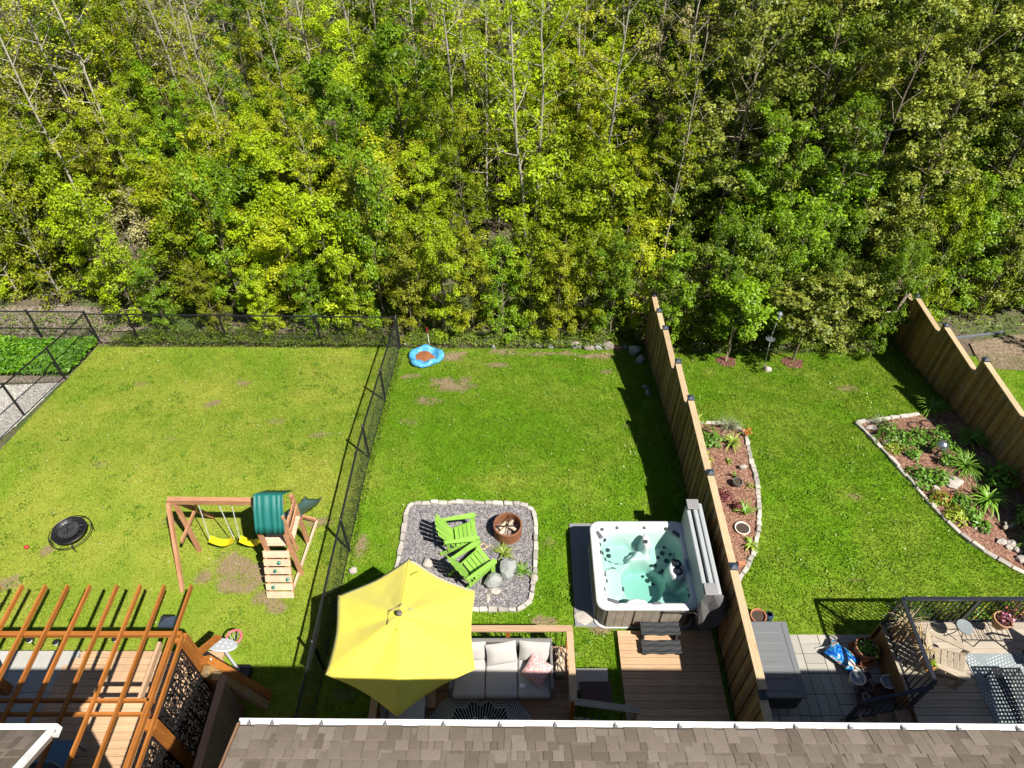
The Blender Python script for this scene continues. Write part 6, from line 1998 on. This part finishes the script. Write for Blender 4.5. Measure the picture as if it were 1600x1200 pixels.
# edge of the wood: each bush has its own place
EDGE = [
    (-21.0, 19.8, 'twiggy', 'olive', 1.1, 'twiggy olive bush at the far left frame edge'), (-19.2, 19.4, 'twiggy', 'cream', 1.1, 'twiggy bush with cream blossom above the bare soil, leftmost'),
    (-17.4, 20.0, 'twiggy', 'olive', 1.15, 'twiggy brownish bush behind the left bare soil'), (-15.6, 19.5, 'twiggy', 'yellow', 1.0, 'fan of grey stems with yellow green leaves behind the fence corner'), (-14.0, 19.8, 'shrub', 'lime', 1.15, 'lime bush above the left fence corner'),
    (-12.5, 18.4, 'shrub', 'lime', 1.0, 'bright lime bush behind the first post of the back fence'), (-11.4, 17.95, 'shrub', 'mid', .72, 'low green bush against the back fence near its left end'), (-10.6, 18.8, 'shrub', 'lime', 1.1, 'bright green bush behind the back fence left of centre post'),
    (-9.7, 17.9, 'shrub', 'yellow', .66, 'low yellow green bush hugging the back fence'), (-9.0, 18.6, 'shrub', 'mid', 1.1, 'fresh green bush behind the centre post of the back fence'), (-8.1, 17.9, 'shrub', 'lime', .7, 'low lime bush hugging the back fence right of its centre'),
    (-7.4, 18.7, 'shrub', 'yellow', 1.05, 'yellow green bush where a pale forked stem rises'), (-6.5, 17.95, 'shrub', 'mid', .7, 'low green bush at the right post of the back fence'), (-5.8, 18.5, 'shrub', 'lime', 1.15, 'lime bush left of the fence corner by the pool'),
    (-5.0, 17.85, 'shrub', 'lime', .68, 'low lime bush filling the back fence near the pool'), (-4.3, 18.5, 'shrub', 'mid', 1.15, 'dense green bush behind the fence corner'), (-3.3, 18.1, 'shrub', 'olive', .85, 'dark olive bush behind the blue pool'),
    (-2.2, 17.95, 'shrub', 'lime', .85, 'lime bush right behind the red shovel'), (-1.3, 18.15, 'shrub', 'yellow', .95, 'yellow green bush with pale blossom right of the pool'), (-.3, 17.9, 'shrub', 'mid', .8, 'dark based green bush at the middle of the back edge'), (.6, 18.2, 'shrub', 'lime', 1.0, 'lime bush behind the low pale stone'),
    (1.5, 17.95, 'shrub', 'yellow', .85, 'yellow green bush above the pale block'), (2.4, 18.25, 'shrub', 'lime', 1.0, 'lime bush behind the grey edging stone'), (3.2, 17.95, 'shrub', 'mid', .82, 'green bush behind the tan slab'), (3.95, 18.3, 'shrub', 'yellow', 1.0, 'yellow green bush at the far end of the middle fence'),
    (4.9, 17.6, 'shrub', 'mid', .85, 'bright green bush right of the far fence post'), (5.7, 17.9, 'shrub', 'deep', .95, 'dark bush above the weathered hoop'), (6.5, 17.9, 'shrub', 'mid', .9, 'green bush behind the left sapling'), (7.5, 17.9, 'shrub', 'deep', 1.0, 'dark bush behind the bird feeder'), (8.5, 17.95, 'shrub', 'mid', .9, 'dark green bush behind the right sapling'),
    (9.4, 17.6, 'shrub', 'mid', .9, 'glossy green bush right of the right sapling'), (10.3, 17.5, 'shrub', 'glossy', .92, 'glossy bush at the back of the right lawn'), (11.2, 17.1, 'shrub', 'mid', .78, 'round green bush next to the far right fence'), (11.9, 18.3, 'shrub', 'deep', 1.1, 'dark bush behind the leaning plank'),
    (13.4, 18.4, 'shrub', 'lime', .95, 'yellowish bush behind the right fence'), (14.6, 18.9, 'shrub', 'mid', 1.1, 'green bush behind the grey timber edging'), (16.0, 19.0, 'twiggy', 'lime', .9, 'thin bush at the right behind the straw path'), (17.6, 19.2, 'shrub', 'mid', 1.15, 'bush at the far right edge of the wood'), (19.2, 19.0, 'shrub', 'lime', 1.2, 'lime bush at the right frame edge'), (16.9, 16.9, 'shrub', 'mid', .35, 'small leafy clump on the straw path'),
]
for k, (x, y, key, mt, s, lb) in enumerate(EDGE):
    if x > 4.5 and x < 12.4: y -= .42
    elif x > -3.5 and x < 4.5: y -= .22
    tree(key, k, x, y, mt, lb, 'shrub', s * rt.uniform(.95, 1.08), rt.uniform(0, 6.28), 'bushes along the edge of the wood', sz=s * rt.uniform(1.0, 1.55))

# trees that can be told apart by trunk or colour
SPOT = [
    (.72, 20.2, 'tall', 0, 'lime', 1.05, 'slender pale trunk left of the middle pair, tallest in the centre'), (.85, 21.8, 'tall', 1, 'lime', 1.0, 'slender pale trunk at the centre of the wood, right neighbour of the tallest'), (3.1, 22.2, 'tall', 2, 'olive', 1.0, 'slender pale trunk with bare twigs right of centre'),
    (-2.2, 25.5, 'tall', 3, 'lime', 1.0, 'slender trunk left of centre further back'), (-3.6, 27.5, 'tall', 1, 'yellow', 1.0, 'thin pale trunk far back left of centre'), (5.1, 20.0, 'tall', 3, 'yellow', .72, 'reddish pale trunk above the middle fence'), (6.3, 24.5, 'tall', 0, 'olive', .9, 'pale trunk with cream crown right of centre'),
    (-17.0, 27.0, 'tall', 2, 'olive', 1.05, 'leaning pale trunk in the upper left corner'), (-15.2, 26.0, 'tall', 0, 'yellow', 1.0, 'second pale trunk in the upper left corner'), (-13.4, 28.5, 'tall', 3, 'yellow', 1.0, 'third pale trunk in the upper left corner'), (-11.2, 32.0, 'tall', 1, 'lime', 1.05, 'pale trunk rising out of the bushes at upper left'), (-8.5, 31.0, 'tall', 2, 'yellow', 1.0, 'thin grey trunk left of the dark maple'),
    (-5.6, 30.0, 'bare', 0, 'lime', 1.1, 'leafless grey twiggy tree at the top left of centre'), (-7.4, 34.0, 'bare', 1, 'lime', 1.2, 'leafless grey tree against the dark gap at top'), (9.0, 31.0, 'bare', 2, 'olive', 1.15, 'leafless grey spreading tree at the top right of centre'), (4.5, 33.0, 'bare', 1, 'olive', 1.1, 'leafless grey tree at the top centre'), (-14.5, 35.0, 'bare', 0, 'olive', 1.2, 'reddish leafless tree in the dark gap at upper left'), (-19.5, 33.0, 'bare', 2, 'olive', 1.2, 'bare tree at the upper left frame edge'),
    (-5.9, 22.4, 'maple', 0, 'mid', .92, 'deep green maple left of centre'), (-3.9, 24.6, 'maple', 1, 'mid', .95, 'deep green maple behind the lime saplings'), (-10.0, 29.5, 'maple', 2, 'mid', 1.0, 'dark green tree at upper left against the dark gap'),
    (-2.9, 20.3, 'young', 0, 'lime', .74, 'bright lime sapling behind the blue pool'), (-1.4, 20.8, 'young', 1, 'lime', .80, 'brightest lime sapling left of the tallest trunk'), (-4.4, 20.2, 'young', 2, 'glossy', .72, 'pale leafed sapling behind the fence corner'),
    (1.9, 20.4, 'young', 3, 'lime', .66, 'lime sapling between the centre trunks and the fence'), (3.9, 20.6, 'young', 0, 'yellow', .72, 'yellow green sapling beyond the far end of the middle fence'), (5.4, 26.5, 'young', 1, 'cream', 1.0, 'cream coloured blossoming tree right of centre'), (7.4, 28.5, 'young', 2, 'cream', .95, 'pale brown leafed tree behind the right poplars'),
    (7.1, 21.0, 'poplar', 0, 'glossy', .98, 'tall glossy poplar above the left sapling'), (9.4, 21.3, 'poplar', 1, 'deep', .95, 'dark poplar above the right sapling'), (11.5, 20.6, 'poplar', 2, 'glossy', 1.0, 'glossy poplar above the far end of the right fence'), (13.8, 21.5, 'poplar', 3, 'glossy', 1.0, 'broad glossy poplar at the right'), (16.3, 21.6, 'poplar', 0, 'deep', 1.0, 'dark poplar near the right frame edge'), (18.8, 22.0, 'poplar', 1, 'glossy', 1.05, 'glossy poplar at the right frame edge'),
    (8.6, 24.6, 'poplar', 2, 'deep', 1.05, 'dark poplar in the second row at right'), (11.2, 24.4, 'poplar', 3, 'glossy', 1.1, 'tall poplar in the second row above the bird feeder'), (14.0, 25.2, 'poplar', 0, 'glossy', 1.15, 'tall poplar in the second row near the right fence'), (17.2, 25.5, 'poplar', 1, 'glossy', 1.15, 'tall poplar in the upper right corner'), (20.5, 25.0, 'poplar', 2, 'deep', 1.15, 'dark tall poplar at the upper right frame edge'),
]
for (x, y, key, k, mt, s, lb) in SPOT:
    q = tree(key, k, x, y, mt, lb, 'tree', s, rt.uniform(0, 6.28))
    if 'tallest' in lb: q.rotation_euler = (0, -.05, .4)
    if 'right neighbour' in lb: q.rotation_euler = (0, .015, 2.2)

# the unbroken mass behind: trees nothing in the photo tells apart
used = [(a[0], a[1]) for a in SPOT] + [(a[0], a[1]) for a in EDGE]
cand = []
for _ in range(4000):
    y = 19.4 + 31 * rt.random() ** 1.2
    half = 9 + .62 * y
    x = rt.uniform(-half, half)
    d = 1.45 + .03 * (y - 19)
    if all((x - a) ** 2 + (y - b) ** 2 > d * d for a, b in used):
        used.append((x, y)); cand.append((x, y))
for k, (x, y) in enumerate(cand[:240]):
    q = rt.random()
    if x > 5.5:
        key, mt, s = (('poplar', 'glossy', 1.0) if q < .35 else ('poplar', 'deep', 1.0) if q < .6 else ('young', 'mid', 1.0) if q < .75 else ('loose', 'olive', 1.0) if q < .88 else ('bare', 'olive', 1.0))
    elif x > -7:
        key, mt, s = (('young', 'lime', .9) if q < .34 else ('loose', 'yellow', .95) if q < .44 else ('young', 'yellow', .9) if q < .52 else ('young', 'mid', .95) if q < .64 else ('loose', 'olive', .95) if q < .78 else ('tall', 'yellow', .85) if q < .88 else ('bare', 'olive', .9))
    else:
        key, mt, s = (('loose', 'yellow', .9) if q < .14 else ('young', 'yellow', .82) if q < .28 else ('young', 'lime', .82) if q < .48 else ('loose', 'olive', .9) if q < .60 else ('twiggy', 'cream', 1.2) if q < .67 else ('young', 'lime', .95) if q < .80 else ('bare', 'olive', .9) if q < .86 else ('tall', 'olive', .85) if q < .91 else ('young', 'mid', .95))
    if y < 23: s *= .9
    if y > 27: s *= 1.18
    zone = 'left' if x < -7 else 'middle' if x < 5.5 else 'right'
    look = {'glossy': 'glossy pale green', 'deep': 'dark green', 'mid': 'green', 'olive': 'olive green', 'lime': 'lime green', 'yellow': 'yellow green', 'cream': 'cream blossomed'}[mt]
    kind = {'poplar': 'poplar', 'young': 'young tree', 'loose': 'open crowned tree', 'tall': 'slender tall tree', 'bare': 'nearly leafless tree', 'twiggy': 'twiggy tree'}[key]
    deep = 'near the front' if y < 24 else 'half way back' if y < 32 else 'far back'
    lb = (kind if key == 'bare' else look + ' ' + kind) + ' ' + deep + ' in the ' + zone + ' part of the wood'
    tree(key, rt.randrange(9), x, y, mt, lb, 'tree', s * rt.uniform(.85, 1.15), rt.uniform(0, 6.28), 'trees ' + deep + ' in the ' + zone + ' of the wood')

# thicket between the edge bushes and the trees
FILL = []
for _ in range(3000):
    y = 19.0 + 17 * rt.random() ** 1.2; x = rt.uniform(-7.5 - .62 * y, 7.5 + .62 * y)
    if y < 19.8 and x < -12: continue
    if all((x - a) ** 2 + (y - b) ** 2 > 1.3 for a, b in FILL): FILL.append((x, y))
for (x, y) in FILL[:175]:
    q = rt.random(); zone = 'left' if x < -7 else 'middle' if x < 5.5 else 'right'
    mt = ('lime' if q < .4 else 'yellow' if q < .6 else 'mid' if q < .8 else 'olive') if x < 5.5 else ('mid' if q < .4 else 'deep' if q < .7 else 'glossy')
    look = {'glossy': 'glossy pale green', 'deep': 'dark green', 'mid': 'green', 'olive': 'olive green', 'lime': 'lime green', 'yellow': 'yellow green'}[mt]
    tree('shrub', rt.randrange(9), x, y, mt, look + ' bush in the thicket under the ' + zone + ' trees', 'shrub', rt.uniform(1.05, 1.5), rt.uniform(0, 6.28), 'bushes in the thicket under the ' + zone + ' trees', name='thicket_shrub')

# undergrowth
L_UNDER = leafy('undergrowth_leaf', (0.05, 0.11, 0.005), (0.20, 0.27, 0.02), .3, .5)
ground_cover('undergrowth', 'low green undergrowth on the floor of the wood', [(-12.2, 17.5), (-3.6, 17.45), (4.2, 17.35), (12.4, 17.3), (20, 18.3), (28, 34), (-28, 34), (-18, 19.9), (-12.6, 19.4)], 42000, .45, .12, L_UNDER, 9)
ground_cover('undergrowth', 'weeds along the back edge of the middle lawn', [(-3.5, 17.0), (4.2, 16.9), (4.2, 17.8), (-3.5, 17.8)], 4200, .38, .085, L_UNDER, 11)
ground_cover('undergrowth', 'weeds along the back edge of the right lawn', [(4.5, 16.65), (8, 16.75), (12.4, 16.6), (12.4, 17.7), (4.5, 17.8)], 4200, .34, .085, L_UNDER, 12)
for (pl, n_, sd_, lb_) in (([(-3.95, 6.4), (-3.62, 6.4), (-3.42, 17.0), (-3.85, 17.0)], 2600, 21, 'ragged weeds along the foot of the dividing chain link fence'), ([(4.05, 7.0), (4.32, 7.0), (4.32, 16.9), (4.02, 16.9)], 1800, 22, 'ragged weeds along the left foot of the middle board fence'), ([(12.2, 13.6), (12.5, 13.6), (12.5, 16.6), (12.15, 16.6)], 600, 23, 'weeds at the foot of the right board fence')):
    ground_cover('edge_weeds', lb_, pl, n_, .13, .06, L_UNDER, sd_)
ground_cover('undergrowth', 'low weeds on the soil behind the far left fence', [(-22, 17.6), (-13.2, 17.5), (-12.6, 18.6), (-22, 19.4)], 2600, .3, .09, L_UNDER, 24)
ground_cover('undergrowth', 'weeds growing through the back chain link fence', [(-12.9, 17.0), (-3.7, 16.9), (-3.7, 17.5), (-12.6, 17.7)], 6000, .55, .07, L_UNDER, 10)


# ================================================================== weeds and clover in the turf
L_CLOVER = leafy('clover_leaf', (0.08, 0.19, 0.006), (0.18, 0.33, 0.015), .3, .5)
F_PALE = leafy('pale_clover_flower', (0.50, 0.46, 0.20), (0.72, 0.70, 0.50), .2, .7)


def lawn_weeds(x0, x1, y0, y1, n, nf, seed, lab):
    r = np.random.RandomState(seed)
    nc = n // 9
    cx = r.uniform(x0, x1, nc); cy = r.uniform(y0, y1, nc)
    keep = fbm(cx * .8, cy * .8, seed, 3) > .44
    for p in NOGRASS: keep &= ~inside(p, cx, cy)
    cx = cx[keep]; cy = cy[keep]
    k = r.randint(0, len(cx), n); sp = r.uniform(.03, .13, len(cx))[k]
    x = cx[k] + r.normal(0, 1, n) * sp; y = cy[k] + r.normal(0, 1, n) * sp
    P = np.stack([x, y, gza(y) + r.uniform(.03, .065, n)], 1)
    V, F = leaf_quads(P, np.stack([r.normal(0, .35, n), r.normal(0, .35, n), np.ones(n)], 1), r.uniform(.03, .065, n), r, .7)
    tag(np_mesh('lawn_weeds', V, F, L_CLOVER, {'tone': ('FACE', r.rand(n))}), 'darker broadleaf weeds scattered in the ' + lab, 'weeds', kind='stuff')
    x = r.uniform(x0, x1, nf * 2); y = r.uniform(y0, y1, nf * 2)
    keep = r.rand(nf * 2) < fbm(x * .6, y * .6, seed + 5, 3)
    for p in NOGRASS: keep &= ~inside(p, x, y)
    x = x[keep]; y = y[keep]; m_ = len(x)
    P = np.stack([x, y, gza(y) + r.uniform(.05, .08, m_)], 1)
    V, F = leaf_quads(P, np.stack([r.normal(0, .3, m_), r.normal(0, .3, m_), np.ones(m_)], 1), r.uniform(.018, .045, m_), r, 1.0)
    tag(np_mesh('clover_flowers', V, F, F_PALE, {'tone': ('FACE', r.rand(m_))}), 'pale clover flowers and dry bits dotted over the ' + lab, 'flowers', kind='stuff')


lawn_weeds(-13.2, -3.9, 6.6, 16.9, 2600, 260, 71, 'swing set lawn')
lawn_weeds(-3.4, 4.0, 6.6, 16.8, 2200, 160, 72, 'middle lawn')
lawn_weeds(4.6, 12.3, 7.0, 16.4, 2200, 110, 73, 'right lawn')
